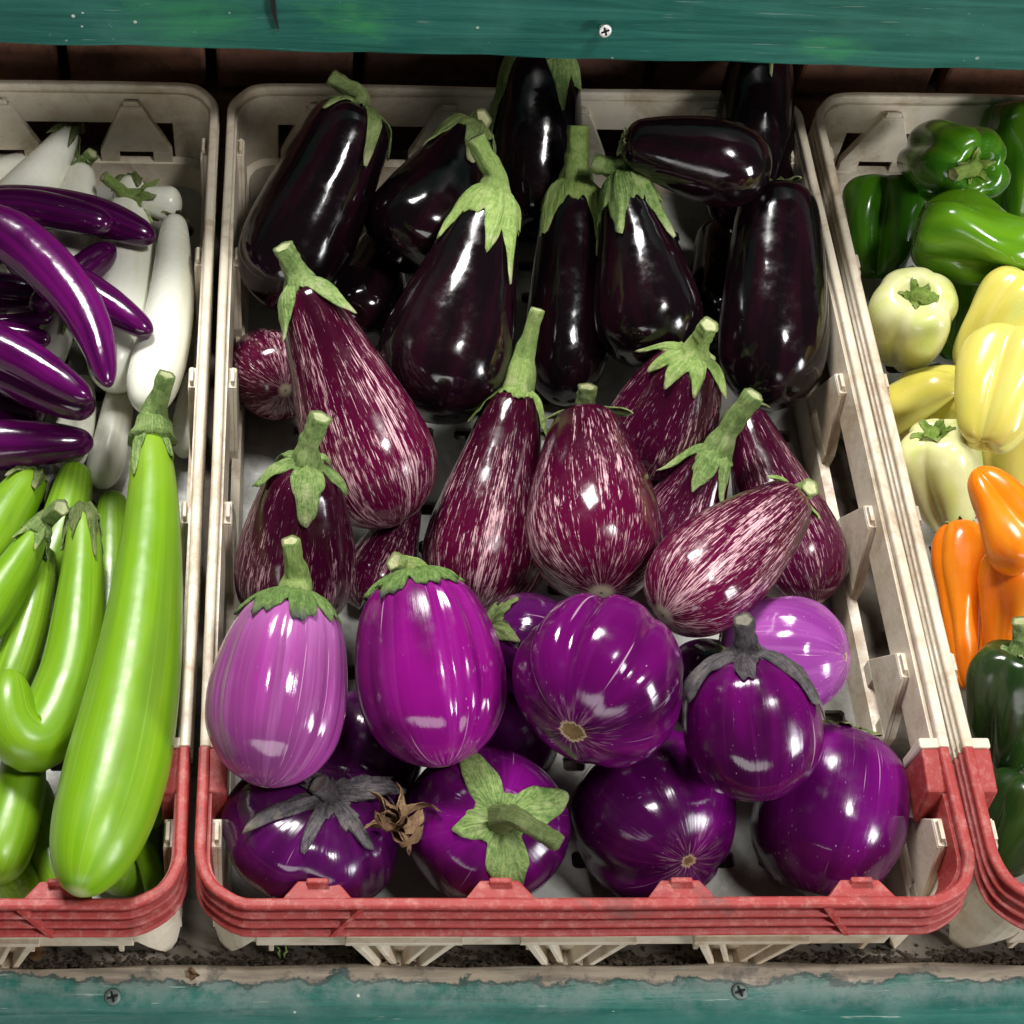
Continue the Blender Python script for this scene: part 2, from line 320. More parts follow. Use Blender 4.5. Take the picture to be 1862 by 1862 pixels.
def screw(loc, normal, r, mat, parent, proud=0.001, shank=0.0):
    # screw head, the shade in its cross recess painted as crossed near-black bars
    vs = []; fs = []
    ns = 24
    prof = [(0.0, -0.002), (r*0.45, -0.002), (r*0.5, proud*0.2) , (r, proud*0.4), (r*0.82, proud), (r*0.30, proud)]
    q = Vector(normal).to_track_quat('Z', 'Y').to_matrix()
    for i, (a, h) in enumerate(prof[2:]):
        for j in range(ns):
            th = 2*math.pi*j/ns; vs.append(Vector(loc) + q @ Vector((a*math.cos(th), a*math.sin(th), h)))
    for i in range(3):
        for j in range(ns): fs.append((i*ns+j, i*ns+(j+1) % ns, (i+1)*ns+(j+1) % ns, (i+1)*ns+j))
    c = len(vs); vs.append(Vector(loc) + q @ Vector((0, 0, proud*0.2 - 0.0006)))
    for j in range(ns):
        fs.append((3*ns+j, 3*ns+(j+1) % ns, c))
    o = mesh_obj('screw', vs, fs, mat, parent, True)
    m2 = MB()
    for a in (0.3, 0.3 + math.pi/2):
        u = q @ Vector((math.cos(a), math.sin(a), 0)); v = q @ Vector((-math.sin(a), math.cos(a), 0)); n = q @ Vector((0, 0, 1))
        l, w = r*0.62, r*0.13
        pts = [Vector(loc) + u*sx*l + v*sy*w + n*(proud*1.02 + hz) for hz in (-0.0002, 0.0003) for sx, sy in ((-1,-1),(1,-1),(1,1),(-1,1))]
        m2.add(pts, [(3,2,1,0),(4,5,6,7),(0,1,5,4),(1,2,6,5),(2,3,7,6),(3,0,4,7)])
    m2.build('recess_shade_bars', BLACKM, o)
    return o
# lower board: lies along the shelf front, rounded front arris
mb = MB(); LBY = -0.2955
prof = [(LBY, -0.05), (LBY, 0.0085), (LBY - 0.0025, 0.0105), (LBY - 0.021, 0.0095), (LBY - 0.0245, 0.0065), (LBY - 0.0255, 0.0035), (LBY - 0.037, 0.0010), (LBY - 0.041, -0.004), (LBY - 0.042, -0.05)]
nx = 90; vs = []; fs = []
for i in range(nx + 1):
    x = -1.3 + 2.6 * i / nx
    for j, (y, z) in enumerate(prof):
        e = 0.0007 * math.sin(i * 1.7 + j) + 0.0006 * math.sin(i * 0.63 + 2 * j)
        vs.append((x, y + e, z + e * 0.6))
m = len(prof)
for i in range(nx):
    for j in range(m): fs.append((i*m+j, i*m+(j+1) % m, (i+1)*m+(j+1) % m, (i+1)*m+j))
fs += [tuple(range(m)), tuple(range(nx*m, nx*m+m))[::-1]]
mb.add(vs, fs)
LB = mb.build('painted_board', m_greenpaint('green_paint_peeling', [], LBY - 0.0085, 0.8), smooth=False)
LB.data.polygons.foreach_set('use_smooth', [True]*len(LB.data.polygons))
tag(LB, 'green painted board with peeling upper edge along the front of the shelf', 'board', 'green painted shelf boards')
for px, py, mt in ((205, 1813, DULL), (1345, 1803, DULL)):
    q = at_z(px, py, 0.0095); screw((q[0], q[1], 0.0093), (0, -0.1, 1), 0.0048, mt, LB, 0.0012)
# upper board: front of the next tier, in front of the wall
tl, tr = at_z(-900, 56, 0.19), at_z(2800, 155.5, 0.19)
ux = Vector(tr - tl).normalized()
mb = MB(); nx = 120; vs = []; fs = []
prof = [(0.0, 0.0), (0.0, 0.11), (0.022, 0.11), (0.022, 0.0)]
rows = [(0, 0.0015), (0, 0.02), (0, 0.045), (0, 0.08), (0, 0.11), (0.022, 0.11), (0.022, 0.0), (0.0015, 0.0)]
ln = (Vector(tr) - Vector(tl)).length
for i in range(nx + 1):
    c = Vector(tl) + ux * (ln * i / nx)
    for j, (y, z) in enumerate(rows):
        e = 0.0006 * math.sin(i * 0.9 + j * 2) + 0.0005 * math.sin(i * 0.37)
        vs.append((c.x, c.y + y, c.z + z + (e if z < 0.01 else 0)))
m = len(rows)
for i in range(nx):
    for j in range(m): fs.append((i*m+j, i*m+(j+1) % m, (i+1)*m+(j+1) % m, (i+1)*m+j))
fs += [tuple(range(m)), tuple(range(nx*m, nx*m+m))[::-1]]
mb.add(vs, fs)
def on_front(px, py):                       # point on the upper board's front face
    d = ray(px, py); k = (tl[1] + (tr[1]-tl[1])*0.5 - CP[1]) / d[1]; return CP + k * d
def kn(px, py): q = on_front(px, py); return q[0], q[2]
a1, a2, a3, a4 = kn(350, 48), kn(640, 40), kn(1515, 78), kn(1000, 20)
UB = mb.build('painted_board', m_greenpaint('green_paint', [(*a1, 0.050, 0.030, (0.03, 0.22, 0.085), 0.75), (*a2, 0.034, 0.026, (0.045, 0.27, 0.075), 0.75), (*a3, 0.026, 0.013, (0.04, 0.24, 0.10), 0.75)], None, 0.25), smooth=False)
tag(UB, 'green painted board with knots and one loose screw above the crates', 'board', 'green painted shelf boards')
q = on_front(1098, 42); sn = Vector((0.10, -0.9, 0.38)).normalized()
sp_ = Vector(q) + Vector((0, -0.007, 0.0))
screw(sp_, sn, 0.0042, PALESTEEL, UB, 0.0012)
mbs = MB()
ring = []
qd = sn.to_track_quat('Z', 'Y').to_matrix()
for h, r in ((-0.014, 0.0018), (-0.003, 0.0020), (0.0, 0.0030)):
    ring.append([sp_ + qd @ Vector((r*math.cos(t*math.pi/5), r*math.sin(t*math.pi/5), h)) for t in range(10)])
mbs.add(sum(ring, []), [(i*10+j, i*10+(j+1) % 10, (i+1)*10+(j+1) % 10, (i+1)*10+j) for i in range(2) for j in range(10)])
mbs.build('screw_shank', PALESTEEL, UB, smooth=True)
# the split in the upper board: a thin dark wedge
mbc = MB(); pts = [(490, -8), (494, 22), (502, 42), (507, 56), (503, 34), (501, 10), (500, -8)]
cv = [on_front(a, b) for a, b in pts]
mbc.add([c + np.array((0, -0.0006, 0)) for c in cv] + [c + np.array((0, 0.003, 0)) for c in cv], [tuple(range(7)), tuple(range(7, 14))[::-1]] + [(i, (i+1) % 7, (i+1) % 7+7, i+7) for i in range(7)])
mbc.build('crack', BLACKM, UB)
# upper tier shelf behind the board
mb = MB(); mb.box((-1.3, float(tl[1]) + 0.03, 0.215), (1.3, 0.36, 0.235))
tag(mb.build('upper_shelf', m_shelfwood()), 'wooden shelf of the next tier behind the upper green board', 'shelf', kind='structure')
# brick wall behind
def m_brick():
    k = N('brown_brick'); o = k.obj(); r = k.rnd(); n = k.noise(k.n('ShaderNodeNewGeometry').outputs['Position'], 60, 6, 0.7)
    col = k.mix(r, (0.13, 0.055, 0.034), (0.27, 0.115, 0.065))
    col = k.mix(k.rng(n, 0.45, 0.7, 0, 0.7), col, (0.05, 0.028, 0.02))
    return k.done(col, 0.8, k.bump(n, 0.6, 0.003))
BRICK = m_brick(); MORTAR = N('dark_mortar').done((0.03, 0.02, 0.016), 0.9)
mb = MB(); mb.box((-1.3, 0.352, -0.05), (1.3, 0.40, 0.43))
wall = tag(mb.build('brick_wall', MORTAR), 'dark brown brick wall behind the crates', 'wall', kind='structure')
bmsh = None
for row in range(4):
    for c in range(13):
        x = -0.62 + c * 0.106 + (0.053 if row % 2 else 0.0) - 0.018; z0 = -0.01 + row * 0.068
        if bmsh is None:
            mb = MB(); mb.box((-0.049, -0.012, 0.0), (0.049, 0.01, 0.060)); o = mb.build('brick', BRICK, wall, bevel=0.003); bmsh = o.data
        else:
            o = bpy.data.objects.new('brick', bmsh); COL.objects.link(o); o.parent = wall
            md = o.modifiers.new('edge', 'BEVEL'); md.width = 0.003; md.segments = 2
        o.location = (x, 0.348 + random.uniform(-0.003, 0.002), z0); o.rotation_euler = (0, 0, random.uniform(-0.012, 0.012))

# ------------------------------------------------------------------ crate
RC = 0.030
def rr_path(n_off, y_from=None, front=False, seg=10):
    """points and outward normals of the rounded rectangle, offset n_off outward; back part (from the front corners round) or front part"""
    hx, hy = W/2, L/2; r = RC; pts = []
    def arc(cx, cy, a0, a1):
        for i in range(seg + 1):
            a = math.radians(a0 + (a1 - a0) * i / seg); pts.append((cx + r*math.cos(a), cy + r*math.sin(a), math.cos(a), math.sin(a)))
    ys = -hy + 0.088
    if front:
        pts.append((-hx, ys, -1, 0)); pts.append((-hx, -hy + r + 0.002, -1, 0)); arc(-hx + r, -hy + r, 180, 270)
        for i in range(1, 8): pts.append((-hx + r + (W - 2*r) * i / 8, -hy, 0, -1))
        arc(hx - r, -hy + r, 270, 360); pts.append((hx, -hy + r + 0.002, 1, 0)); pts.append((hx, ys, 1, 0))
    else:
        for i in range(9): pts.append((hx, ys + (hy - r - ys) * i / 9, 1, 0))
        arc(hx - r, hy - r, 0, 90)
        for i in range(1, 8): pts.append((hx - r - (W - 2*r) * i / 8, hy, 0, 1))
        arc(-hx + r, hy - r, 90, 180)
        for i in range(1, 10): pts.append((-hx, hy - r - (hy - r - ys) * i / 9, -1, 0))
    return pts
def sweep(mb, path, prof, wob=0.0, flare=0.0):
    m = len(prof); vs = []; fs = []
    for i, (x, y, nx_, ny_) in enumerate(path):
        e = wob * (math.sin(i * 1.3) + math.sin(i * 0.47 + 1))
        for (n, z) in prof:
            g_ = flare * max(0.0, -ny_) * max(0.0, H - 0.0035 - z) * (1 if n > -0.003 else 0)
            vs.append((x + nx_ * (n + e + g_), y + ny_ * (n + e + g_), z + e * 0.5))
    k = len(path)
    for i in range(k - 1):
        for j in range(m): fs.append((i*m+j, i*m+(j+1) % m, (i+1)*m+(j+1) % m, (i+1)*m+j))
    fs += [tuple(range(m))[::-1], tuple(range((k-1)*m, k*m))]
    mb.add(vs, fs)
def rim_profile(ribs):
    p = [(-0.0058, H - 0.0012), (-0.0046, H), (-0.0012, H), (0.0, H - 0.0012), (0.0, H - 0.0035)]
    for i in range(ribs):
        z = H - 0.0035 - i * 0.0066
        p += [(-0.0036, z - 0.0004), (-0.0036, z - 0.0046), (-0.0004, z - 0.0050), (0.0, z - 0.0056), (0.0, z - 0.0066)]
    zb = p[-1][1]
    p += [(-0.0015, zb - 0.0005), (-0.0050, zb - 0.0005), (-0.0052, H - 0.006), (-0.0058, H - 0.004)]
    return p
def build_crate_meshes():
    g = {}
    mb = MB(); sweep(mb, rr_path(0), rim_profile(3), 0.0003); g['rim'] = (mb, CRATE, 0.0007)
    mb = MB(); sweep(mb, rr_path(0, front=True), rim_profile(3), 0.0003, 0.36); g['red_front_rim'] = (mb, RED, 0.0006)
    ub = [(-0.0053, H - 0.0062), (-0.0072, H - 0.0062), (-0.0086, H - 0.0315), (-0.0064, H - 0.0315)]
    mb = MB(); sweep(mb, rr_path(0), ub); g['upper_band'] = (mb, CRATE, 0)
    mb = MB(); sweep(mb, rr_path(0, front=True), ub); g['red_inner_band'] = (mb, RED, 0)
    # slanted cross ribs on the red apron
    hy = -L/2
    for sx in (-1, 1):
        mb = MB(); x0 = sx * 0.118; v = []
        for (x_, z_) in ((x0, H - 0.0035), (x0 + 0.0028, H - 0.0035), (x0 + sx*0.014 + 0.0028, H - 0.0228), (x0 + sx*0.014, H - 0.0228)):
            fl_ = 0.36 * (H - 0.0035 - z_)
            v += [(x_, hy - fl_ - 0.0003, z_), (x_, hy - fl_ + 0.0034, z_)]
        mb.add(v, [(0, 2, 4, 6), (7, 5, 3, 1), (0, 1, 3, 2), (2, 3, 5, 4), (4, 5, 7, 6), (6, 7, 1, 0)])
        g['red_cross_rib%d' % sx] = (mb, RED, 0.0)
    # red end blocks where the red front meets the white sides
    for sx in (-1, 1):
        mb = MB(); ys = -L/2 + 0.088
        a, b = sorted((sx * (W/2 - 0.0150), sx * (W/2 - 0.0046)))
        mb.prism([(ys - 0.030, H - 0.034), (ys - 0.0002, H - 0.030), (ys - 0.0002, H - 0.0020), (ys - 0.024, H - 0.0050)], lambda p, q, n: (n, p, q), a, b)
        g['red_end_block%d' % sx] = (mb, RED, 0.0012)
        mb = MB(); a, b = sorted((sx * (W/2 - 0.0155), sx * (W/2 - 0.0010)))
        mb.box((a, ys, H - 0.030), (b, ys + 0.0060, H - 0.0015))
        g['white_end_block%d' % sx] = (mb, CRATE, 0.0012)
    # floor with slots
    mb = MB(); x0, x1, y0, y1 = -W/2 + 0.014, W/2 - 0.014, -L/2 + 0.014, L/2 - 0.014
    ncx, ncy = 14, 19; px, py = (x1 - x0) / ncx, (y1 - y0) / ncy
    for i in range(ncx):
        for j in range(ncy):
            cx0, cy0 = x0 + i*px, y0 + j*py; hole = (i % 3 != 0) and (j % 4 != 2)
            hw, hh = 0.0065, 0.0050; mx, my = cx0 + px/2, cy0 + py/2; ch = 0.0018
            oc = [(cx0, cy0), (mx, cy0), (cx0 + px, cy0), (cx0 + px, my), (cx0 + px, cy0 + py), (mx, cy0 + py), (cx0, cy0 + py), (cx0, my)]
            ic = [(mx - hw, my - hh + ch), (mx - hw + ch, my - hh), (mx + hw - ch, my - hh), (mx + hw, my - hh + ch), (mx + hw, my + hh - ch), (mx + hw - ch, my + hh), (mx - hw + ch, my + hh), (mx - hw, my + hh - ch)]
            if not hole: ic = [(mx + (a - mx)*0.5, my + (b - my)*0.5) for a, b in oc]
            v = []; f = []
            for z in (0.012, 0.008): v += [(a, b, z) for a, b in oc] + [(a, b, z) for a, b in ic]
            qs = [(0, 1, 9, 8), (1, 2, 10, 9), (2, 3, 11, 10), (3, 4, 12, 11), (4, 5, 13, 12), (5, 6, 14, 13), (6, 7, 15, 14), (7, 0, 8, 15)]
            if not hole: qs = qs + [tuple(range(8, 16))]
            f = list(qs) + [tuple(a + 16 for a in q[::-1]) for q in qs] + [(8+i2, 8+(i2+1) % 8, 24+(i2+1) % 8, 24+i2) for i2 in range(8) if hole]
            mb.add(v, f)
    g['floor_panel'] = (mb, FLOORP, 0)
    # corner panels and lower band
    mb = MB()
    full = rr_path(0)[:-1] + [] ; fr = rr_path(0, front=True)
    band = [(-0.0125, 0.010), (-0.0155, 0.010), (-0.0140, 0.034), (-0.0085, 0.036), (-0.0085, 0.033), (-0.0110, 0.031)]
    sweep(mb, rr_path(0), band); g['lower_band'] = (mb, CRATE, 0)
    mb = MB(); sweep(mb, fr, band); g['lower_band2'] = (mb, CRATE, 0)
    mb = MB(); mb.box((-W/2 + RC, -L/2 + 0.0042, 0.029), (W/2 - RC, -L/2 + 0.0070, 0.047)); g['front_rail'] = (mb, CRATE, 0.0006)
    for sx in (-1, 1):
        for sy in (-1, 1):
            mb = MB(); cx, cy = sx * (W/2 - RC), sy * (L/2 - RC); path = []
            a0 = {(1,1): 0, (-1,1): 90, (-1,-1): 180, (1,-1): 270}[(sx, sy)]
            for i in range(13):
                a = math.radians(a0 - 12 + 114 * i / 12); path.append((cx + RC*math.cos(a), cy + RC*math.sin(a), math.cos(a), math.sin(a)))
            k = len(path); vs = []; fs = []
            for i, (x, y, nx_, ny_) in enumerate(path):
                u = abs(i / (k-1) * 2 - 1); zb = max(0, u - 0.12) * 0.058 if sy < 0 else 0.004
                for n, z in ((-0.0045, zb), (-0.0045, H - 0.022), (-0.0075, H - 0.022), (-0.0085, zb)): vs.append((x + nx_*n, y + ny_*n, z))
            for i in range(k-1):
                for j in range(4): fs.append((i*4+j, i*4+(j+1) % 4, (i+1)*4+(j+1) % 4, (i+1)*4+j))
            fs += [(3,2,1,0), tuple(range((k-1)*4, k*4))]
            mb.add(vs, fs)
            g['corner_panel%d%d' % (sx, sy)] = (mb, CRATE, 0.0006)
    return g
def post_mesh(top_mat, tall):
    """truss post, local: a along the wall, n inward (+), z up"""
    mb = MB(); fn = lambda a, z, n: (a, n, z)
    zt, zm, zb = H - 0.015, 0.044, 0.014; wt, wm = 0.0080, 0.0255; n0, n1 = 0.0060, 0.0125; th = 0.0022
    mb.prism([(-wt, zt), (wt, zt), (wm, zm), (-wm, zm)], fn, n1 - th, n1)                 # face
    hw = 0.012
    mb.prism([(-wm, zm), (-hw, zm), (-hw, zb), (-wm, zb)], fn, n1 - th, n1); mb.prism([(hw, zm), (wm, zm), (wm, zb), (hw, zb)], fn, n1 - th, n1)
    mb.prism([(-hw, 0.026), (hw, 0.026), (hw, zb), (-hw, zb)], fn, n1 - th, n1)
    for s in (-1, 1):
        a = sorted
        mb.prism([(s*wt, zt), (s*(wt - 0.0026), zt), (s*(wm - 0.0028), zm), (s*wm, zm)], fn, n0, n1 - th)
        mb.prism([(s*wm, zm), (s*(wm - 0.0028), zm), (s*(wm - 0.0028), zb), (s*wm, zb)], fn, n0, n1 - th)
    mb.prism([(-wt + 0.0002, zt - 0.003), (wt - 0.0002, zt - 0.003), (wt - 0.0002, zt + 0.0012), (-wt + 0.0002, zt + 0.0012)], fn, n0, n1 - 0.0003)
    mb.prism([(-0.006, zt + 0.0008), (0.006, zt + 0.0008), (0.0052, zt + 0.0050), (-0.0052, zt + 0.0050)], fn, n1 - 0.0035, n1 - 0.0012)
    return mb
def gusset_mesh():
    mb = MB(); z0, z1 = H - 0.030, H - 0.0015
    # widening hump on the inner side of the red front rim
    A = [(-0.0180, 0.0050), (0.0180, 0.0050), (0.0098, 0.0148), (-0.0098, 0.0148)]
    mb.prism(A, lambda a, n, z: (a, n, z), z0, z1)
    mb.prism([(-0.0058, 0.0122), (0.0058, 0.0122), (0.0054, 0.0150), (-0.0054, 0.0150)], lambda a, n, z: (a, n, z), z1 - 0.002, z1 + 0.0038)
    return mb
def vfoot_mesh():
    mb = MB(); fn = lambda a, z, n: (a, n, z)
    zt, zb = 0.050, 0.0; wt, wb = 0.030, 0.0112; t = 0.0036; d0, d1 = 0.0, 0.0135
    for s in (-1, 1): mb.prism([(s*wt, zt), (s*(wt - t*1.3), zt), (s*(wb - t*0.5), zb + t), (s*wb, zb)], fn, d0, d1)
    mb.prism([(-wb, zb), (wb, zb), (wb - t*0.5, zb + t), (-wb + t*0.5, zb + t)], fn, d0, d1)
    for s in (-1, 1): mb.prism([(s*0.0185, zt), (s*0.0160, zt), (s*0.0010, zb + t), (s*0.0042, zb + t)], fn, d0 + 0.0015, d1)
    mb.prism([(-wt - 0.001, zt - 0.0032), (wt + 0.001, zt - 0.0032), (wt + 0.001, zt + 0.0006), (-wt - 0.001, zt + 0.0006)], fn, d0 - 0.0012, d1 + 0.0007)
    mb.prism([(-wt + 0.004, zt - 0.001), (wt - 0.004, zt - 0.001), (wb - 0.002, zb + 0.002), (-wb + 0.002, zb + 0.002)], fn, d1 - 0.004, d1 - 0.0015)
    mb.prism([(-wt, zt), (wt, zt), (wt, H - 0.024), (-wt, H - 0.024)], fn, 0.0020, 0.0042)
    return mb
CG = build_crate_meshes(); crate_cache = {}
def crate(cx, label):
    root = empty('produce_crate', (cx, 0, 0)); tag(root, label, 'crate', 'red fronted plastic produce crates')
    def put(name, key, mb, mat, bev, loc=(0, 0, 0), rz=0.0):
        if key not in crate_cache:
            o = mb.build(name, mat, root, bevel=bev); crate_cache[key] = (o.data, bev)
        else:
            o = bpy.data.objects.new(name, crate_cache[key][0]); COL.objects.link(o); o.parent = root
            if bev:
                md = o.modifiers.new('edge', 'BEVEL'); md.width = bev; md.segments = 2; md.limit_method = 'ANGLE'; md.angle_limit = math.radians(40)
        o.location = loc; o.rotation_euler = (0, 0, rz)
        return o
    for k, (mb, mat, bev) in CG.items(): put(k.rstrip('-0123456789'), k, mb, mat, bev)
    pm = post_mesh(CRATE, True)
    for i in range(6):
        y = L/2 - 0.050 - i * 0.099
        put('truss_post', 'post', pm, CRATE, 0.0005, (W/2, y, 0), math.pi/2)
        put('truss_post', 'post', pm, CRATE, 0.0005, (-W/2, y, 0), -math.pi/2)
    for i in range(4):
        x = (-1.5 + i) * 0.092
        put('truss_post', 'post', pm, CRATE, 0.0005, (x, L/2, 0), math.pi)
        put('truss_post', 'post', pm, CRATE, 0.0005, (x, -L/2, 0), 0)
        put('red_gusset', 'gus', gusset_mesh(), RED, 0.0008, (x, -L/2, 0), 0)
    for i in range(3): put('foot', 'foot', vfoot_mesh(), CRATE, 0.0005, ((-1 + i) * 0.092, -L/2 - 0.0008, 0), 0)
    return root
crate(0.0, 'off-white plastic crate with red front rim holding dark, striped and violet aubergines')
crate(-0.405, 'off-white plastic crate with red front rim holding white, purple and lime green aubergines')
crate(0.4075, 'off-white plastic crate with red front rim holding green, yellow and orange peppers')

# ------------------------------------------------------------------ fruit
PROFS = {   # (axial, radial)
 'aub':   [(0,0),(-0.004,.17),(.01,.30),(.05,.42),(.14,.52),(.3,.66),(.5,.86),(.68,.99),(.80,.98),(.90,.80),(.96,.54),(.99,.27),(1,.10),(1,0)],
 'fat':   [(0,0),(-0.004,.20),(.01,.38),(.06,.55),(.16,.68),(.32,.83),(.5,.96),(.66,1.0),(.80,.93),(.90,.74),(.96,.50),(.99,.26),(1,.09),(1,0)],
 'cyl':   [(0,0),(-0.004,.22),(.005,.44),(.04,.64),(.12,.76),(.3,.86),(.5,.95),(.68,1.0),(.82,.93),(.92,.70),(.97,.44),(.995,.2),(1,0)],
 'egg':   [(0.012,0),(0,.16),(.005,.32),(.04,.52),(.12,.72),(.25,.87),(.42,.97),(.58,1.0),(.74,.93),(.87,.73),(.95,.48),(.985,.26),(1,.10),(.995,0)],
 'ball':  [(0.03,0),(0.005,.15),(0,.30),(.03,.52),(.11,.76),(.25,.93),(.45,1.0),(.62,.99),(.78,.87),(.90,.65),(.965,.42),(.99,.22),(.985,.08),(.975,0)],
 'long':  [(0,0),(-.002,.25),(.01,.48),(.05,.62),(.15,.74),(.35,.88),(.6,.98),(.75,1.0),(.86,.93),(.93,.76),(.975,.50),(.995,.24),(1,0)],
 'finger':[(0,0),(-.002,.3),(.01,.6),(.06,.8),(.2,.95),(.4,1.0),(.6,.98),(.78,.90),(.9,.76),(.955,.60),(.985,.38),(1,.16),(1,0)],
 'bell':  [(.10,0),(.09,.10),(.04,.26),(0,.46),(.005,.62),(.05,.82),(.16,.97),(.32,1.0),(.52,.95),(.72,.84),(.88,.68),(.97,.48),(.99,.32),(.97,.15),(.94,0)],
 'cone':  [(.05,0),(.045,.12),(.01,.34),(.0,.55),(.03,.78),(.12,.97),(.25,1.0),(.42,.86),(.60,.70),(.76,.58),(.90,.42),(.97,.25),(1,.1),(1,0)],
}
def catmull(P, n):
    P = np.asarray(P, float); k = len(P)
    Q = np.vstack([2*P[0] - P[1], P, 2*P[-1] - P[-2]]); out = []
    for u in np.linspace(0, k - 1, n):
        i = min(int(u), k - 2); t = u - i; a, b, c, d = Q[i:i+4]
        out.append(0.5*((2*b) + (-a + c)*t + (2*a - 5*b + 4*c - d)*t*t + (-a + 3*b - 3*c + d)*t**3))
    return np.array(out)
def profile(name, n):
    P = np.array(PROFS[name], float); c = catmull(P, 240); c[:, 1] = np.maximum(c[:, 1], 0); c[0, 1] = c[-1, 1] = 0
    return c
unit = lambda v: np.asarray(v, float) / (np.linalg.norm(v) + 1e-12)
class Body:
    """surface of a fruit: axis curve + radial profile + lobes and grooves"""
    def __init__(s, pts, R, prof, grooves=(), lobes=None, lump=0.02, seed=0, squash=1.0):
        s.P = catmull(pts, 64) if len(pts) > 2 else np.linspace(pts[0], pts[1], 64)
        d = np.r_[0, np.cumsum(np.linalg.norm(np.diff(s.P, axis=0), axis=1))]; s.len = d[-1]
        u = np.linspace(0, s.len, 64); s.P = np.stack([np.interp(u, d, s.P[:, i]) for i in range(3)], 1)
        s.T = np.gradient(s.P, axis=0); s.T /= np.linalg.norm(s.T, axis=1)[:, None]
        s.R = R if callable(R) else (lambda a, R=R: R)
        c = profile(prof, 0); rr = float(np.mean([s.R(a) for a in (0.3, 0.5, 0.7)]))
        seg = np.hypot(np.diff(c[:, 0]) * s.len, np.diff(c[:, 1]) * rr); cum = np.r_[0, np.cumsum(seg)]; s.arc = cum[-1]
        s.c = c; s.cum = cum / cum[-1]; s.gr = grooves; s.lobes = lobes; s.lump = lump; s.ph = np.random.default_rng(seed).uniform(0, 6.28, 8); s.squash = squash
        tw = unit(CP - s.P[32]); n0 = tw - (tw @ s.T[0]) * s.T[0]
        if np.linalg.norm(n0) < 0.30: n0 = UP - (UP @ s.T[0]) * s.T[0]
        n = unit(n0); s.Nn = [n]
        for i in range(1, 64): n = unit(n - (n @ s.T[i]) * s.T[i]); s.Nn.append(n)
        s.Nn = np.array(s.Nn)
    def ap(s, u): return np.interp(u, s.cum, s.c[:, 0]), np.interp(u, s.cum, s.c[:, 1])
    def frame(s, a):
        x = np.clip(a, 0, 1) * 63; i = min(int(x), 62); t = x - i
        p = s.P[i]*(1-t) + s.P[i+1]*t; T = unit(s.T[i]*(1-t) + s.T[i+1]*t); n = unit(s.Nn[i]*(1-t) + s.Nn[i+1]*t); n = unit(n - (n @ T)*T)
        if a < 0: p = p + T * a * s.len
        if a > 1: p = p + T * (a-1) * s.len
        return p, T, n, np.cross(n, T)
    def point(s, u, th, off=0.0):
        return s.points(np.array([u], float), np.array([th], float), np.array([off], float))[0]
    def points(s, u, th, off):
        a, rho = s.ap(u); x = np.clip(a, 0, 1) * 63; i = np.minimum(x.astype(int), 62); t = (x - i)[:, None]
        nrm = lambda v: v / (np.linalg.norm(v, axis=1)[:, None] + 1e-12)
        p = s.P[i]*(1-t) + s.P[i+1]*t; T = nrm(s.T[i]*(1-t) + s.T[i+1]*t); n = s.Nn[i]*(1-t) + s.Nn[i+1]*t
        n = nrm(n - np.sum(n*T, 1)[:, None]*T); b = np.cross(n, T)
        p = p + T * ((np.minimum(a, 0) + np.maximum(a - 1, 0)) * s.len)[:, None]
        e = 0.012; a1, r1 = s.ap(np.maximum(0, u - e)); a2, r2 = s.ap(np.minimum(1, u + e)); R = np.array(s.R(a)) * np.ones_like(a)
        da, dr = (a2 - a1) * s.len, (r2 - r1) * R; nl = np.hypot(da, dr) + 1e-9; nr, nt = da / nl, -dr / nl
        f = np.ones_like(u)
        if s.lobes:
            k, dep, ph = s.lobes; f = f - dep * (1 - np.abs(np.cos(k * (th - ph) / 2))) ** 1.35 * (0.75 + 0.75 * np.clip(a, 0, 1)) * (1 + 0.35*np.sin(th + s.ph[3]))
        env = np.minimum(1, rho * 1.25) * np.sin(np.pi * np.clip(u, 0.02, 0.98)) ** 0.35
        for g in s.gr:
            d = (th - g[0] + math.pi) % (2*math.pi) - math.pi; w = 1.0
            if len(g) > 3: w = np.maximum(0, 1 - np.abs((u - g[3]) / g[4]) ** 3)
            f = f - g[1] * w * env * (np.exp(-(d / g[2])**2) - 0.35 * np.exp(-(d / (2.6*g[2]))**2))
        q = s.ph
        f = f + s.lump * (np.sin(2*th + q[0] + 2*u) + 0.7*np.sin(3*th + q[1] - 4*u) + 0.6*np.sin(th + q[2] + 6*u)) * np.minimum(1, 3*u) * np.minimum(1, 3*(1-u))
        if s.lobes: f = f + s.lump * (0.8*np.sin(4*th + 9*u + q[4]) + 0.7*np.sin(2*th - 11*u + q[5]) + 0.5*np.sin(5*th + 15*u + q[6])) * np.minimum(1, 4*u) * np.minimum(1, 4*(1-u))
        rad = n * np.cos(th)[:, None] + b * np.sin(th)[:, None]
        return p + rad * (rho * R * f)[:, None] + (rad * nr[:, None] + T * nt[:, None]) * off[:, None]
    def mesh(s, nu=44, nt=56):
        us = np.repeat(np.arange(1, nu+1) / (nu+1), nt); th = np.tile(2*math.pi*np.arange(nt)/nt, nu)
        vs = [s.point(0, 0)] + list(s.points(us, th, np.zeros_like(us))); at = [(0, 0, 0)] + list(np.stack([np.cos(th), np.sin(th), us], 1))
        vs.append(s.point(1, 0)); at.append((0, 0, 1)); fs = []
        for j in range(nt): fs.append((0, 1 + (j+1) % nt, 1 + j))
        for i in range(nu-1):
            for j in range(nt):
                a = 1 + i*nt; b = a + nt; fs.append((a + j, a + (j+1) % nt, b + (j+1) % nt, b + j))
        l = len(vs) - 1; a = 1 + (nu-1)*nt
        for j in range(nt): fs.append((a + j, a + (j+1) % nt, l))
        return vs, fs, at
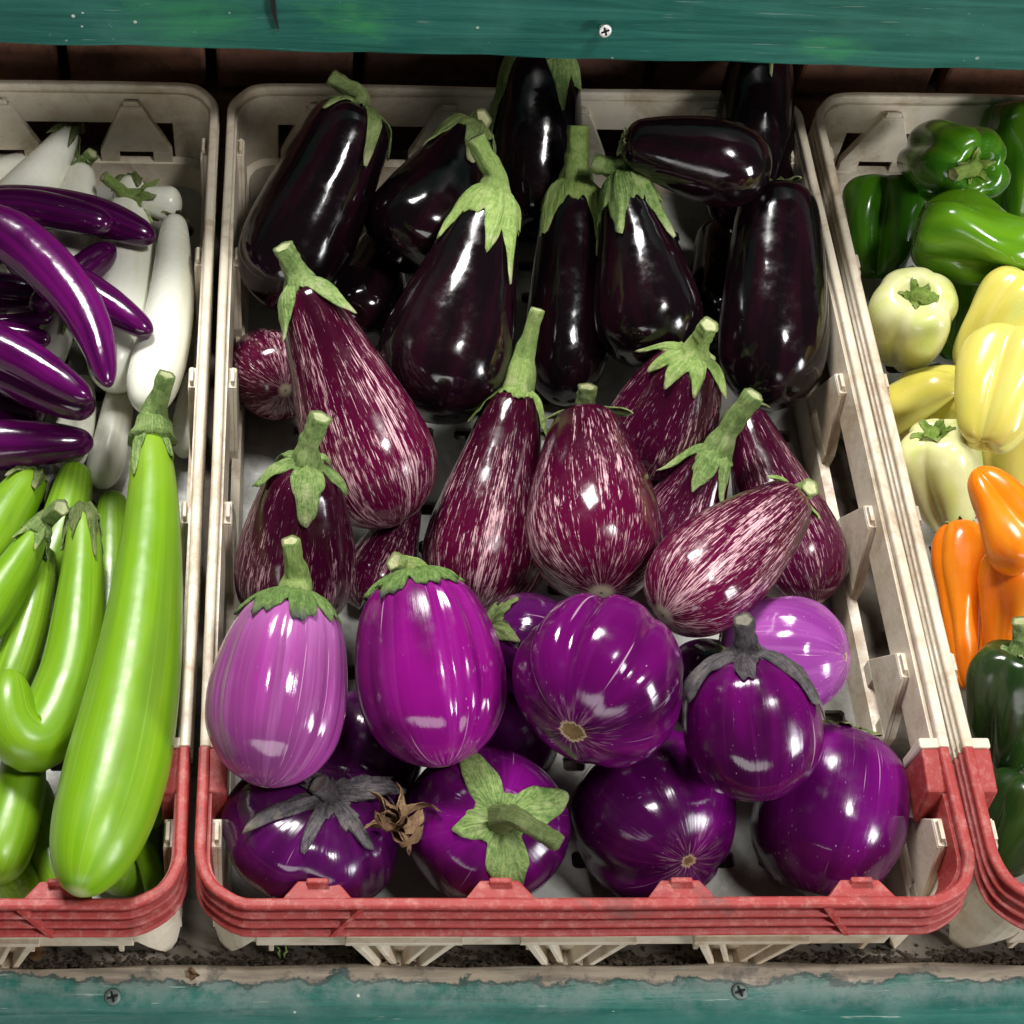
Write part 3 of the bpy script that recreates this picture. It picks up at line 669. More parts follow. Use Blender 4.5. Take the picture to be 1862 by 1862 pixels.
    def calyx(s, base, lobes, thick=0.0011, seed=0, jag=0.10):
        """base: reach of the cap (m); lobes: (angle, extra reach m, half width rad, lift m)"""
        r = np.random.default_rng(seed); nt, nu = 120, 14
        E, LF = [], []
        q = r.uniform(0, 6.28, 4)
        for j in range(nt):
            th = 2*math.pi*j/nt; e = base; lf = 0.0
            for (a, ex, w, lift) in lobes:
                d = abs((th - a + math.pi) % (2*math.pi) - math.pi) / w
                if d < 1:
                    k = (1 - d) ** 0.95 * (1 + 0.25*math.sin(9*d)*0.3)
                    if base + ex*k > e: e = base + ex*k
                    lf = max(lf, lift * max(0, 1 - d*0.7))
            e *= 1 + jag * (math.sin(17*th + q[0])*0.35 + math.sin(29*th + q[1])*0.25 + math.sin(7*th + q[2])*0.3)
            E.append(e / s.arc); LF.append(lf)
        E, LF = np.array(E), np.array(LF); mx = E.max(); bsu = base / s.arc; VS, AT = [], []
        v = np.repeat(np.arange(nu+1) / nu, nt); J = np.tile(np.arange(nt), nu+1); th = 2*math.pi*J/nt
        u = np.maximum(0.004, E[J]*v); lift = LF[J] * np.maximum(0, (u - bsu*0.75) / max(1e-6, mx - bsu*0.75)) ** 1.7
        ridge = 0.0006*np.sin(10*th + q[3])*v + 0.0005*np.sin(23*th + 9*v + q[1])*v
        for (a_, ex_, w_, l_) in lobes:
            d_ = (th - a_ + math.pi) % (2*math.pi) - math.pi; ridge = ridge + 0.0014*np.exp(-(d_/(0.22*w_))**2)*(1 - 0.6*v) - 0.0003*np.exp(-((abs(d_) - w_)/0.15)**2)
        for layer in (1, 0):
            off = 0.0006 + lift + ridge + (thick * (1.15 - 0.75*v) if layer else -0.0003)
            VS.append(s.points(u, th + 0.06*np.sin(6*v + q[2])*v, off)); AT.append(np.stack([np.cos(th), np.sin(th), u/mx], 1))
        vs, at = np.vstack(VS), np.vstack(AT)
        fs = []; n1 = (nu+1)*nt
        for i in range(nu):
            for j in range(nt):
                a, b, c, d = i*nt + j, i*nt + (j+1) % nt, (i+1)*nt + (j+1) % nt, (i+1)*nt + j
                fs.append((a, b, c, d)); fs.append((n1+d, n1+c, n1+b, n1+a))
        for j in range(nt):
            a, b = nu*nt + j, nu*nt + (j+1) % nt; fs.append((a, b, n1+b, n1+a))
        fs.append(tuple(range(nt))[::-1])
        return vs, fs, at
def tube(pts, rads, nt=18, ridge=0.07, seed=0, n=26):
    P = catmull(pts, n); R = np.interp(np.linspace(0, 1, n), np.linspace(0, 1, len(rads)), rads); r = np.random.default_rng(seed); q = r.uniform(0, 6.28, 4)
    T = np.gradient(P, axis=0); T /= np.linalg.norm(T, axis=1)[:, None]
    nn = unit(np.cross(T[0], [0.3, 0.5, 0.81])); vs, at, fs = [], [], []
    for i in range(n):
        nn = unit(nn - (nn @ T[i])*T[i]); b = np.cross(T[i], nn)
        for j in range(nt):
            th = 2*math.pi*j/nt; f = 1 + ridge*math.sin(5*th + q[0] + 0.05*i) + 0.5*ridge*math.sin(3*th + q[1] + 0.6*i) + 0.35*ridge*math.sin(1.1*i + q[2])
            vs.append(P[i] + (nn*math.cos(th) + b*math.sin(th)) * R[i]*f); at.append((math.cos(th), math.sin(th), 0.7*i/(n-1)))
    for i in range(n-1):
        for j in range(nt): fs.append((i*nt+j, i*nt+(j+1) % nt, (i+1)*nt+(j+1) % nt, (i+1)*nt+j))
    # cut end: slight recess, paler
    k = len(vs); ctr = P[-1]
    for j in range(nt): vs.append(ctr + (vs[(n-1)*nt+j] - ctr)*0.72 - T[-1]*R[-1]*0.10); at.append((0, 0, 1.0))
    vs.append(ctr - T[-1]*R[-1]*0.3); at.append((0, 0, 0.9))
    for j in range(nt):
        fs.append(((n-1)*nt+j, (n-1)*nt+(j+1) % nt, k+(j+1) % nt, k+j)); fs.append((k+j, k+(j+1) % nt, k+nt))
    fs.append(tuple(range(nt))[::-1])
    return vs, fs, at

PLACED = []            # spheres of everything already resting in the crates
FLOOR_Z = 0.012
def spheres(P, Rf, prof):
    c = profile(prof, 0); L_ = np.sum(np.linalg.norm(np.diff(P, axis=0), axis=1)); out = []
    i1 = int(np.argmax(c[:, 1])); n = 11
    for a in np.linspace(0.04, 0.96, n):
        k = np.argmin(np.abs(c[:, 0] - a) + 0.0); r = c[k, 1] * Rf(a); r = min(r, a*L_*1.05 + 0.002, (1-a)*L_*1.05 + 0.002)
        x = a * (len(P)-1); i = min(int(x), len(P)-2); t = x - i
        out.append((*(P[i]*(1-t) + P[i+1]*t), r))
    return np.array(out)
def clash(sp, cx, tol, wall=True):
    if np.min(sp[:, 2] - sp[:, 3]) < FLOOR_Z - 0.0005: return True
    if wall:
        for x, y, z, r in sp:
            for d in (W/2 - 0.0075 - abs(x - cx), L/2 - (0.0075 if y > 0 else 0.0155) - abs(y)):
                if z <= H:
                    if d < r - 0.006: return True
                elif math.hypot(d, z - H) < r - 0.002: return True
    for q in PLACED:
        if q is None: continue
        d = np.linalg.norm(sp[:, None, :3] - q[None, :, :3], axis=2)
        if np.any(d < sp[:, None, 3] + q[None, :, 3] - tol): return True
    return False
CRATE_X = {'c': 0.0, 'l': -0.405, 'r': 0.4075}
COUNT = [0]
REPORT = []
def fruit(name, label, cat, group, box, skin, prof, R, A=None, B=None, tilt=0.0, path=None, dz=None, Rs=None, ln=None, ctr=None, axis=None,
          grooves=(), lobes=None, lump=0.02, cal=None, stem=None, calm=None, stemm=None, tol=0.003, wall=True, zmin=None, z=None, res=None):
    COUNT[0] += 1; seed = COUNT[0]
    def geom(zc):
        """axis points and radius (m) when the middle of the fruit is at height zc"""
        if path is not None:
            pts = np.array([at_z(px, py, zc + (dz[i] if dz else 0)) for i, (px, py) in enumerate(path)])
            mid = pts[len(pts)//2]; s_ = depth(mid) / FPX
            Rf = (lambda a: np.interp(a, np.linspace(0, 1, len(Rs)), Rs) * s_) if Rs else (lambda a: R * s_)
            return pts, Rf
        if ctr is None:
            c = ((A[0]+B[0])/2, (A[1]+B[1])/2); h = math.hypot(A[0]-B[0], A[1]-B[1]) / 2; t = math.radians(tilt)
            hl = (ln/2 if ln else math.sqrt(max(h*h - (R*math.sin(t))**2, (0.45*R)**2)) / math.cos(t))
            dr = np.array([A[0]-B[0], -(A[1]-B[1])]) / (2*h); bR, bU, bT = basis(*c); ax = math.cos(t)*(dr[0]*bR + dr[1]*bU) + math.sin(t)*bT
        else:
            c = ctr; hl = ln/2; v = unit(axis); bR, bU, bT = basis(*c); ax = v[0]*bR + v[1]*bU + v[2]*bT
        m = at_z(c[0], c[1], zc); s_ = depth(m) / FPX
        return np.array([m + ax*hl*s_, m - ax*hl*s_]), (lambda a: R * s_)
    zc = z if z is not None else (zmin or FLOOR_Z + 0.008)
    while True:
        pts, Rf = geom(zc); sp = spheres(catmull(pts, 40) if len(pts) > 2 else np.linspace(pts[0], pts[1], 40), Rf, prof)
        if z is not None or not clash(sp, CRATE_X[box], tol, wall) or zc > 0.30: break
        zc += 0.0015
    PLACED.append(sp)
    REPORT.append((name, label[:40], round(zc, 3)))
    bd = Body(pts, Rf, prof, grooves, lobes, lump, seed)
    res = res or ((50, 144) if grooves else (64, 72) if path and len(path) > 4 else (44, 64))
    base = pts.mean(0); base[2] = sp[:, 2].min() - 0.02
    root = empty(name, base); tag(root, label, cat, group)
    def add(nm, g, mat, parent):
        v, f, a = g; v = np.asarray(v) - base
        return mesh_obj(nm, v, f, mat, parent, True, a)
    add('body', bd.mesh(*res), skin, root)
    cm = calm or CALYX
    s_ = depth(pts[0]) / FPX
    if cal:
        c_ = add('calyx', bd.calyx(cal['base'], cal['lobes'], cal.get('thick', 0.0011), seed, cal.get('jag', 0.10)), cm, root)
    if stem:
        px, py, tw, r0, r1 = stem[:5]
        a0, T0, _, _ = bd.frame(bd.ap(0)[0]); tip = at_depth(px, py, depth(a0) - tw)
        d = np.linalg.norm(tip - a0); bulge = stem[5] if len(stem) > 5 else 0.35
        p1 = a0 - T0 * d * bulge; p1 = p1*0.7 + (a0*0.65 + tip*0.35)*0.3
        add('stem', tube([a0 + T0*0.004, p1, (p1 + tip)/2*0.96 + 0.04*tip, tip], [r0*1.9, r0*1.12, r1*1.02, r1*1.06], seed=seed, ridge=0.10), stemm or (CALYX_L if cm is CALYX_D else cm), root)
    return bd
def lob(n, ex, w=0.5, lift=0.0, ph=0.0, var=0.25, sd=1):
    r = np.random.default_rng(sd)
    return [(ph + 2*math.pi*i/n + r.uniform(-.12, .12), ex*(1 + r.uniform(-var, var)), w, lift*(1 + r.uniform(-.5, .5))) for i in range(n)]

# ---- centre crate, bottom layer first -------------------------------------------------
A = 'aubergine'
gB, gS, gR = 'black aubergines at the back of the middle crate', 'striped aubergines across the middle crate', 'round violet aubergines at the front of the middle crate'
def black(label, **k): return fruit('black_aubergine', label, A, gB, 'c', BLACK, k.pop('prof', 'aub'), **k)
def striped(label, skin=None, **k): return fruit('striped_aubergine', label, A, gS, 'c', skin or STRIPE, k.pop('prof', 'aub'), **k)
def violet(label, skin, **k): return fruit('round_violet_aubergine', label, A, gR, 'c', skin, k.pop('prof', 'egg'), **k)

black('black aubergine half hidden in the dark gap beside the back right wall', A=(1300, 400), B=(1330, 640), R=78, tilt=-30)
black('black aubergine on the crate floor in the dark behind the large striped one', A=(700, 420), B=(640, 640), R=90, tilt=-30)
black('black aubergine lying third from the left at the back, with pale rim of light', A=(862, 228), B=(735, 492), R=112, tilt=-18, calm=CALYX_O,
      cal=dict(base=0.022, lobes=lob(5, 0.022, 0.5, 0.001, 0.3)), stem=(880, 215, 0.006, 0.0055, 0.0065))
black('large black aubergine leaning in the back left corner with a long curling calyx', A=(652, 200), B=(490, 560), R=104, tilt=-6, prof='cyl', calm=CALYX_O,
      cal=dict(base=0.014, lobes=[(0.55, 0.045, 0.33, 0.004), (-0.75, 0.020, 0.4, 0.006), (1.7, 0.03, 0.4, 0.002), (3.1, 0.02, 0.5, 0), (4.3, 0.02, 0.5, 0)]), stem=(600, 138, 0.004, 0.0050, 0.0052))
black('black aubergine standing at the back wall with its calyx behind the green board', A=(985, 96), B=(960, 440), R=90, tilt=-4, prof='cyl', calm=CALYX,
      cal=dict(base=0.026, lobes=[(0.55, 0.034, 0.45, 0.002), (1.1, 0.026, 0.35, 0.003), (-1.3, 0.06, 0.5, 0.001), (2.9, 0.03, 0.5, 0), (4.2, 0.02, 0.4, 0)]), stem=(1015, 40, 0.0, 0.006, 0.006), wall=False, zmin=0.07)
black('black aubergine upright in the back right corner with a long vertical highlight', A=(1385, 95), B=(1352, 440), R=78, tilt=-2, prof='cyl', calm=CALYX_L,
      cal=dict(base=0.008, lobes=[(0.25, 0.030, 0.22, 0.003), (-0.25, 0.018, 0.25, 0.006), (-1.2, 0.02, 0.3, 0.004), (2.5, 0.02, 0.4, 0), (4.2, 0.02, 0.4, 0)]), stem=(1400, 60, 0.0, 0.005, 0.005), zmin=0.08, wall=False)
black('tall black aubergine against the right wall with a short stub of stem', A=(1415, 338), B=(1400, 742), R=97, tilt=-18, prof='cyl', calm=CALYX_O,
      cal=dict(base=0.005, lobes=lob(4, 0.010, 0.5, 0.006, 0.9)), stem=(1409, 328, 0.0, 0.0048, 0.0042))
black('slim black aubergine in the middle with a thick upright green stem', A=(1047, 338), B=(1022, 735), R=77, tilt=-14, prof='cyl', calm=CALYX_L,
      cal=dict(base=0.029, lobes=[(-0.95, 0.026, 0.6, 0.001), (0.72, 0.030, 0.42, 0.001), (2.4, 0.02, 0.5, 0), (3.9, 0.02, 0.5, 0)]), stem=(1052, 228, 0.006, 0.0072, 0.0068, 0.4), zmin=0.05)
black('black aubergine right of the middle with two drooping calyx tips', A=(1135, 318), B=(1195, 668), R=98, tilt=-14, calm=CALYX,
      cal=dict(base=0.033, lobes=[(-0.35, 0.024, 0.42, 0.002), (0.95, 0.034, 0.36, 0.002), (2.4, 0.02, 0.5, 0), (4.4, 0.03, 0.6, 0)]), stem=(1078, 296, -0.004, 0.0065, 0.006, 0.2), zmin=0.05)
black('large glossy black aubergine with a broad green calyx and bent stem', A=(898, 352), B=(775, 765), R=124, tilt=-10, calm=CALYX_L,
      cal=dict(base=0.033, lobes=[(-1.05, 0.022, 0.36, 0.003), (0.28, 0.026, 0.30, 0.001), (0.85, 0.040, 0.34, 0.002), (2.3, 0.02, 0.5, 0), (4.1, 0.02, 0.5, 0)]), stem=(864, 250, 0.008, 0.0064, 0.0060, 0.3), zmin=0.05)
black('dull black aubergine lying sideways across the others at the back right', A=(1138, 252), B=(1398, 322), R=80, tilt=10, prof='fat', calm=CALYX_O,
      cal=dict(base=0.004, lobes=lob(4, 0.005, 0.5, 0.001)), wall=False, zmin=0.125)

striped('round end of a small striped aubergine peeping out by the left wall', ctr=(492, 672), axis=(-0.25, 0.35, -0.9), ln=210, R=80, prof='fat', skin=STRIPE)
striped('striped aubergine mostly hidden under its neighbours at the left', A=(745, 905), B=(660, 1110), R=68, tilt=-20, skin=STRIPE_DARK)
striped('wine coloured striped aubergine with its calyx facing up at the back right', A=(1262, 640), B=(1165, 870), R=100, tilt=26, prof='fat', skin=STRIPE_DARK, calm=CALYX_L,
        cal=dict(base=0.014, lobes=[(-0.25, 0.019, 0.5, 0.002), (0.45, 0.018, 0.40, 0.002), (-0.85, 0.020, 0.4, 0.003), (-1.75, 0.022, 0.45, 0.008), (1.3, 0.018, 0.4, 0.006), (2.9, 0.018, 0.5, 0.004)]), stem=(1290, 590, 0.018, 0.0058, 0.0056))
striped('striped aubergine low at the right, under two others, with a tall star calyx', A=(1300, 822), B=(1195, 1030), R=84, tilt=14, skin=STRIPE_DARK, calm=CALYX,
        cal=dict(base=0.013, lobes=[(-0.15, 0.020, 0.75, 0.002), (-1.45, 0.028, 0.45, 0.007), (0.85, 0.024, 0.42, 0.002), (2.6, 0.02, 0.45, 0.005), (-2.6, 0.022, 0.4, 0.01)]), stem=(1372, 716, 0.020, 0.0056, 0.0060))
striped('striped aubergine leaning along the right wall with brown blossom scar', A=(1350, 742), B=(1478, 1098), R=90, tilt=-12, skin=STRIPE_DARK, calm=CALYX_O,
        cal=dict(base=0.006, lobes=lob(5, 0.012, 0.45, 0.006)), zmin=0.045)
striped('large striped aubergine at the left with a curled calyx and pale streaky end', A=(548, 520), B=(722, 955), R=118, tilt=0, skin=STRIPE_PALE, calm=CALYX,
        cal=dict(base=0.014, lobes=[(-0.9, 0.028, 0.62, 0.006), (0.85, 0.028, 0.6, 0.009), (2.3, 0.02, 0.5, 0.004), (4.0, 0.02, 0.5, 0.004)]), stem=(514, 448, 0.010, 0.0062, 0.0058), zmin=0.07)
striped('dark striped aubergine at the left wall with a star shaped calyx', A=(556, 838), B=(522, 1150), R=110, tilt=30, prof='fat', zmin=0.05, skin=STRIPE_DARK, calm=CALYX,
        cal=dict(base=0.010, lobes=[(0.10, 0.032, 0.75, 0.001), (-1.35, 0.024, 0.5, 0.009), (1.25, 0.022, 0.42, 0.006), (2.6, 0.024, 0.45, 0.009), (-2.6, 0.022, 0.4, 0.012)]), stem=(584, 757, 0.016, 0.0052, 0.0058))
striped('striped aubergine with a long thin upright stem in the centre', A=(938, 712), B=(858, 1112), R=112, tilt=-8, skin=STRIPE, calm=CALYX_L,
        cal=dict(base=0.015, lobes=[(-1.45, 0.024, 0.5, 0.005), (0.1, 0.004, 0.5, 0.0), (1.35, 0.028, 0.42, 0.003), (2.9, 0.02, 0.5, 0), (4.1, 0.02, 0.5, 0)]), stem=(977, 562, 0.010, 0.0062, 0.0042, 0.45), zmin=0.055)
striped('plump striped aubergine in the centre with pale blossom end facing forward', A=(1062, 738), B=(1094, 1088), R=121, tilt=-38, prof='fat', skin=STRIPE_PALE, calm=CALYX_O,
        cal=dict(base=0.008, lobes=[(-1.2, 0.018, 0.45, 0.006), (1.3, 0.02, 0.45, 0.009), (2.9, 0.02, 0.5, 0), (4.1, 0.02, 0.5, 0)]), stem=(1068, 702, 0.004, 0.0056, 0.0054), zmin=0.055)
# ---- round violet ones
violet('violet aubergine in shadow under the front left pair', RD_DARK, ctr=(660, 1380), axis=(0.2, 0.8, 0.3), ln=240, R=105, prof='ball')
violet('dark violet aubergine on the floor between the two rows at the right', RD_DARK, ctr=(1290, 1260), axis=(0.2, 0.9, 0.2), ln=190, R=88, prof='ball')
violet('violet aubergine glimpsed low between the second and third of the upper row', RD_VIO, ctr=(912, 1330), axis=(-0.3, 0.8, 0.3), ln=220, R=100, prof='ball')
violet('dark violet aubergine low behind the big ribbed one with a green calyx', RD_DARK, ctr=(975, 1180), axis=(-0.75, 0.4, 0.45), ln=200, R=95, prof='ball', calm=CALYX_O, cal=dict(base=0.010, lobes=lob(5, 0.012, 0.5)))
violet('pale violet aubergine behind the one with a grey calyx at the right', RD_PALE, ctr=(1428, 1192), axis=(-0.85, 0.0, -0.25), ln=225, R=108, prof='ball', grooves=[(1.9, 0.05, 0.2), (0.6, 0.04, 0.2)], calm=CALYX_O, cal=dict(base=0.014, lobes=lob(5, 0.012, 0.5)))
violet('dark violet aubergine at the front left corner with a withered grey calyx', RD_DARK, ctr=(572, 1518), axis=(0.22, 0.60, 0.72), ln=215, R=156, prof='ball', lump=0.045,
       grooves=[(0.1, 0.09, 0.2, 0.35, 0.5), (-1.1, 0.07, 0.25), (1.0, 0.07, 0.2)], calm=CALYX_G,
       cal=dict(base=0.013, lobes=[(-0.85, 0.026, 0.36, 0.002), (-0.1, 0.024, 0.28, 0.001), (0.95, 0.022, 0.45, 0.003), (2.3, 0.030, 0.5, 0.012), (-2.2, 0.018, 0.4, 0.004)], jag=0.3, thick=0.0018), stem=(577, 1424, 0.006, 0.0052, 0.0055))
violet('violet aubergine at the front with its big green calyx and bent stem facing up', RD_VIO, ctr=(882, 1502), axis=(0.20, 0.10, 0.95), ln=250, R=146, prof='ball', calm=CALYX,
       grooves=[(2.2, 0.03, 0.3)],
       cal=dict(base=0.0145, jag=0.06, lobes=[(3.25, 0.034, 0.66, 0.001), (-1.30, 0.030, 0.62, 0.002), (0.35, 0.030, 0.55, 0.001), (1.75, 0.010, 0.6, 0.001)], thick=0.0014), stemm=CALYX_O, stem=(1016, 1532, 0.018, 0.0046, 0.0044, 0.9))
violet('violet aubergine third along the front row with its blossom scar at lower right', RD_VIO, ctr=(1190, 1492), axis=(-0.45, 0.52, -0.65), ln=255, R=152, prof='ball', lump=0.04,
       grooves=[(2.75, 0.11, 0.14), (-2.6, 0.09, 0.16), (1.5, 0.08, 0.2), (-1.2, 0.07, 0.2), (0.2, 0.06, 0.15)])
violet('smooth deep violet aubergine in the front right corner', RD_VIO, ctr=(1506, 1478), axis=(0.18, 0.95, -0.18), ln=312, R=141, prof='ball', lump=0.032, calm=CALYX_O, cal=dict(base=0.014, lobes=lob(6, 0.008, 0.4, 0.001)))
violet('pink violet egg shaped aubergine with an upright green stem at the left wall', RD_PINK, A=(537, 1082), B=(480, 1428), R=129, tilt=-8, calm=CALYX_D,
       grooves=[(-0.12, 0.055, 0.09, 0.40, 0.26), (0.72, 0.045, 0.09), (-0.95, 0.035, 0.10), (1.2, 0.03, 0.1)],
       cal=dict(base=0.024, lobes=[(-0.55, 0.012, 0.55, 0.0008), (0.15, 0.013, 0.5, 0.0008), (0.75, 0.008, 0.5, 0.0008), (2.0, 0.01, 0.5, 0), (3.3, 0.01, 0.5, 0), (4.6, 0.01, 0.5, 0)], thick=0.0022, jag=0.2), stem=(528, 982, 0.010, 0.0062, 0.0046, 0.35))
violet('magenta violet aubergine with pleated skin and a stubby stem, second of the upper row', RD_MAG, A=(752, 1045), B=(806, 1392), R=137, tilt=-6, calm=CALYX_D,
       grooves=[(0.34, 0.085, 0.10), (0.72, 0.065, 0.10), (-0.9, 0.03, 0.13), (1.25, 0.05, 0.12)],
       cal=dict(base=0.023, lobes=[(-0.5, 0.010, 0.6, 0.0008), (0.25, 0.008, 0.5, 0.001), (0.85, 0.007, 0.5, 0.001), (2.0, 0.01, 0.5, 0), (3.3, 0.01, 0.5, 0), (4.6, 0.012, 0.5, 0)], thick=0.0024, jag=0.2), stem=(716, 1020, 0.008, 0.0068, 0.0050, 0.3))
violet('big ribbed violet aubergine with a wide brown scar, third of the upper row', RD_DEEP, ctr=(1088, 1240), axis=(0.32, 0.62, -0.62), ln=270, R=156, prof='ball', lump=0.02,
       grooves=[(-0.55, 0.17, 0.15), (-1.35, 0.13, 0.17), (0.28, 0.10, 0.15), (1.25, 0.05, 0.2), (2.6, 0.09, 0.2)], calm=CALYX_G, cal=dict(base=0.008, lobes=lob(5, 0.010, 0.5)))
striped('striped aubergine lying slantwise at the right with a pale blossom end', A=(1452, 896), B=(1204, 1124), R=99, tilt=-36, prof='fat', skin=STRIPE_PALE, calm=CALYX_L,
        cal=dict(base=0.006, lobes=[(-1.2, 0.016, 0.4, 0.002), (1.2, 0.012, 0.4, 0.006), (2.9, 0.02, 0.5, 0), (4.1, 0.02, 0.5, 0)]), stem=(1474, 886, 0.010, 0.0052, 0.0048))
violet('dark violet aubergine at the right with a grey calyx and short grey stem', RD_DEEP, A=(1356, 1190), B=(1376, 1454), R=126, tilt=14, prof='ball', calm=CALYX_G,
       grooves=[(0.1, 0.02, 0.2), (-0.9, 0.025, 0.15)],
       cal=dict(base=0.013, lobes=[(-0.1, 0.016, 0.55, 0.001), (-1.2, 0.034, 0.55, 0.003), (1.1, 0.040, 0.52, 0.002), (2.7, 0.02, 0.4, 0.003), (-2.6, 0.02, 0.4, 0.003)], jag=0.2, thick=0.0018), stem=(1352, 1126, 0.012, 0.0056, 0.0052))

# ---- left crate -----------------------------------------------------------------------
gW, gP, gG = 'white aubergines in the left crate', 'long purple aubergines in the left crate', 'long green aubergines in the left crate'
def white(label, **k): return fruit('white_aubergine', label, A, gW, 'l', WHITE, k.pop('prof', 'long'), **k)
def purple(label, **k): return fruit('long_purple_aubergine', label, A, gP, 'l', LONGP, k.pop('prof', 'finger'), **k)
def green(label, skin=None, **k): return fruit('long_green_aubergine', label, A, gG, 'l', skin or LIME, k.pop('prof', 'long'), **k)
lowres = (30, 40)
cw = lambda n=5, b=0.006, e=0.012, lift=0.002, ph=0.3: dict(base=b, lobes=lob(n, e, 0.45, lift, ph))
white('white aubergine at the bottom of the crate under the purple pile', path=[(40, 480), (60, 600), (50, 740)], R=50)
green('dark green aubergine at the bottom between the lowest purple one and the hooked one', LIMED, path=[(140, 850), (110, 980), (60, 1100)], R=50)
green('dark green aubergine at the bottom between the hooked and the biggest one', LIMED, path=[(205, 900), (200, 1080), (175, 1240)], R=44)
white('white aubergine at the bottom below the tip of the threaded purple one', path=[(150, 690), (140, 760), (120, 850)], R=36)
white('white aubergine lying at the very back left, cut by the picture edge', path=[(60, 290), (-20, 330), (-80, 370)], R=34)
white('white aubergine under the purple ones near the left picture edge', path=[(120, 560), (90, 640), (40, 720)], R=34, calm=CALYX, cal=cw(5, .012, .02))
white('white aubergine standing beside the tip of the lowest purple one', path=[(222, 690), (205, 790), (180, 885)], R=34)
white('slim white aubergine squeezed against the right wall behind the green stem', path=[(352, 680), (342, 750), (335, 830)], R=26)
white('second white aubergine from the back left with a folded green calyx', path=[(128, 238), (75, 320), (-10, 420)], R=52, Rs=[34, 46, 54], calm=CALYX_O, cal=cw(5, .009, .018, .004), stem=(152, 232, 0.0, .004, .004), zmin=0.05)
white('white aubergine with a short thick green stem pointing up at the back', path=[(148, 308), (135, 400), (110, 520)], R=44, calm=CALYX, cal=cw(4, .004, .006), stem=(168, 278, 0.006, .005, .0045), zmin=0.045)
white('little white aubergine with a thin upturned stem at the back right', path=[(258, 362), (300, 370), (331, 372)], R=32, prof='cyl', calm=CALYX_L, cal=dict(base=.010, lobes=[(0.3, .012, .4, .004), (-1.0, .012, .4, .005), (1.5, .01, .4, .004), (3, .01, .5, 0), (4.5, .012, .5, 0)]), stem=(188, 320, 0.012, .0042, .0036), zmin=0.06)
white('broad white aubergine behind the tip of the curved purple one', path=[(238, 330), (232, 500), (208, 706)], R=63, Rs=[48, 58, 64], calm=CALYX_O, cal=cw(5, .01, .016, .003), zmin=0.045)
white('tall curved white aubergine along the right wall', path=[(318, 398), (308, 560), (266, 748)], R=50, Rs=[40, 46, 52], calm=CALYX_O, cal=cw(5, .003, .006, .004), zmin=0.04)
purple('purple aubergine underneath the others with a blunt tip near the back', path=[(60, 560), (140, 500), (208, 448)], R=30, prof='cyl')
purple('purple aubergine whose blunt nipple tip pokes out over the broad white one', path=[(20, 470), (140, 520), (276, 606)], R=34, Rs=[34, 36, 34, 28])
purple('purple aubergine deep in the pile with a flat violet face', path=[(-40, 650), (60, 700), (170, 745)], R=40)
purple('short purple aubergine tip, second of the three small tips at the picture edge', path=[(-60, 590), (20, 588), (96, 578)], R=18)
purple('small purple aubergine with a rounded tip under the two small ones', path=[(-60, 600), (20, 608), (92, 618)], R=22)
purple('purple aubergine low at the picture edge with a bluish highlight', path=[(-90, 690), (-10, 735), (80, 762)], R=36)
purple('purple aubergine with a thin thread on its pointed tip', path=[(-80, 600), (30, 645), (166, 728)], R=40, Rs=[42, 41, 36, 28])
purple('lowest purple aubergine, lying level just above the green ones', path=[(-90, 808), (30, 808), (170, 804)], R=48, Rs=[50, 48, 42, 34])
purple('purple aubergine with a speckled dull tip at the picture edge', path=[(-90, 528), (10, 532), (119, 544)], R=36, Rs=[38, 36, 33])
purple('topmost purple aubergine with its tip at the little white one', path=[(-70, 370), (60, 372), (180, 395), (282, 434)], R=36, Rs=[34, 34, 38, 34])
purple('purple aubergine with a broad white highlight near its blunt end', path=[(-90, 380), (30, 376), (120, 390), (204, 408)], R=34)
purple('long curved purple aubergine on top of the pile, bending down at the right', path=[(-90, 395), (20, 430), (110, 510), (168, 600), (198, 702)], R=50, Rs=[52, 50, 46, 40, 30], zmin=0.11)
green('green aubergine in the shade at the front left, under the hooked one', LIMED, path=[(60, 1420), (80, 1520), (130, 1640)], R=46)
green('dark green aubergine end showing at the front below the biggest one', LIMED, path=[(260, 1420), (235, 1520), (215, 1625)], R=58)
green('slim green aubergine standing by the right wall beside the biggest one', path=[(330, 1180), (310, 1340), (268, 1508)], R=34)
green('pale thin green aubergine tip at the front right corner', path=[(250, 1530), (272, 1570), (284, 1640)], R=20, prof='finger')
green('green aubergine end low at the front left corner', LIMED, path=[(-40, 1500), (10, 1570), (50, 1640)], R=42)
green('green aubergine between the hooked one and the left one, half in shade', LIMED, path=[(80, 1000), (50, 1140), (0, 1290)], R=42)
green('deep green aubergine at the left picture edge under the lowest purple one', path=[(62, 862), (10, 940), (-60, 1060)], R=56, Rs=[50, 56, 60], calm=CALYX_O, cal=cw(5, .012, .012))
green('green aubergine with a shiny end at the left picture edge near the front', path=[(50, 1300), (35, 1440), (-12, 1606)], R=50, Rs=[46, 50, 52])
green('green aubergine with a short knobbly stem at the left', path=[(70, 965), (20, 1050), (-60, 1170)], R=44, Rs=[38, 44, 48], calm=CALYX, cal=cw(5, .012, .010, .003), stem=(112, 922, 0.012, .005, .005), zmin=0.07)
green('hooked green aubergine with its tip curling back up', path=[(152, 925), (148, 1060), (128, 1230), (70, 1345), (22, 1310), (18, 1216)], R=58, Rs=[46, 52, 58, 62, 58, 54], prof='long', calm=CALYX_O,
      cal=dict(base=.016, lobes=[(0.6, .030, .40, .001), (-0.5, .016, .5, .001), (2.0, .02, .5, 0), (3.3, .02, .5, 0), (4.6, .02, .5, 0)]), dz=[0, 0, 0, .004, .012, .02], zmin=0.07)
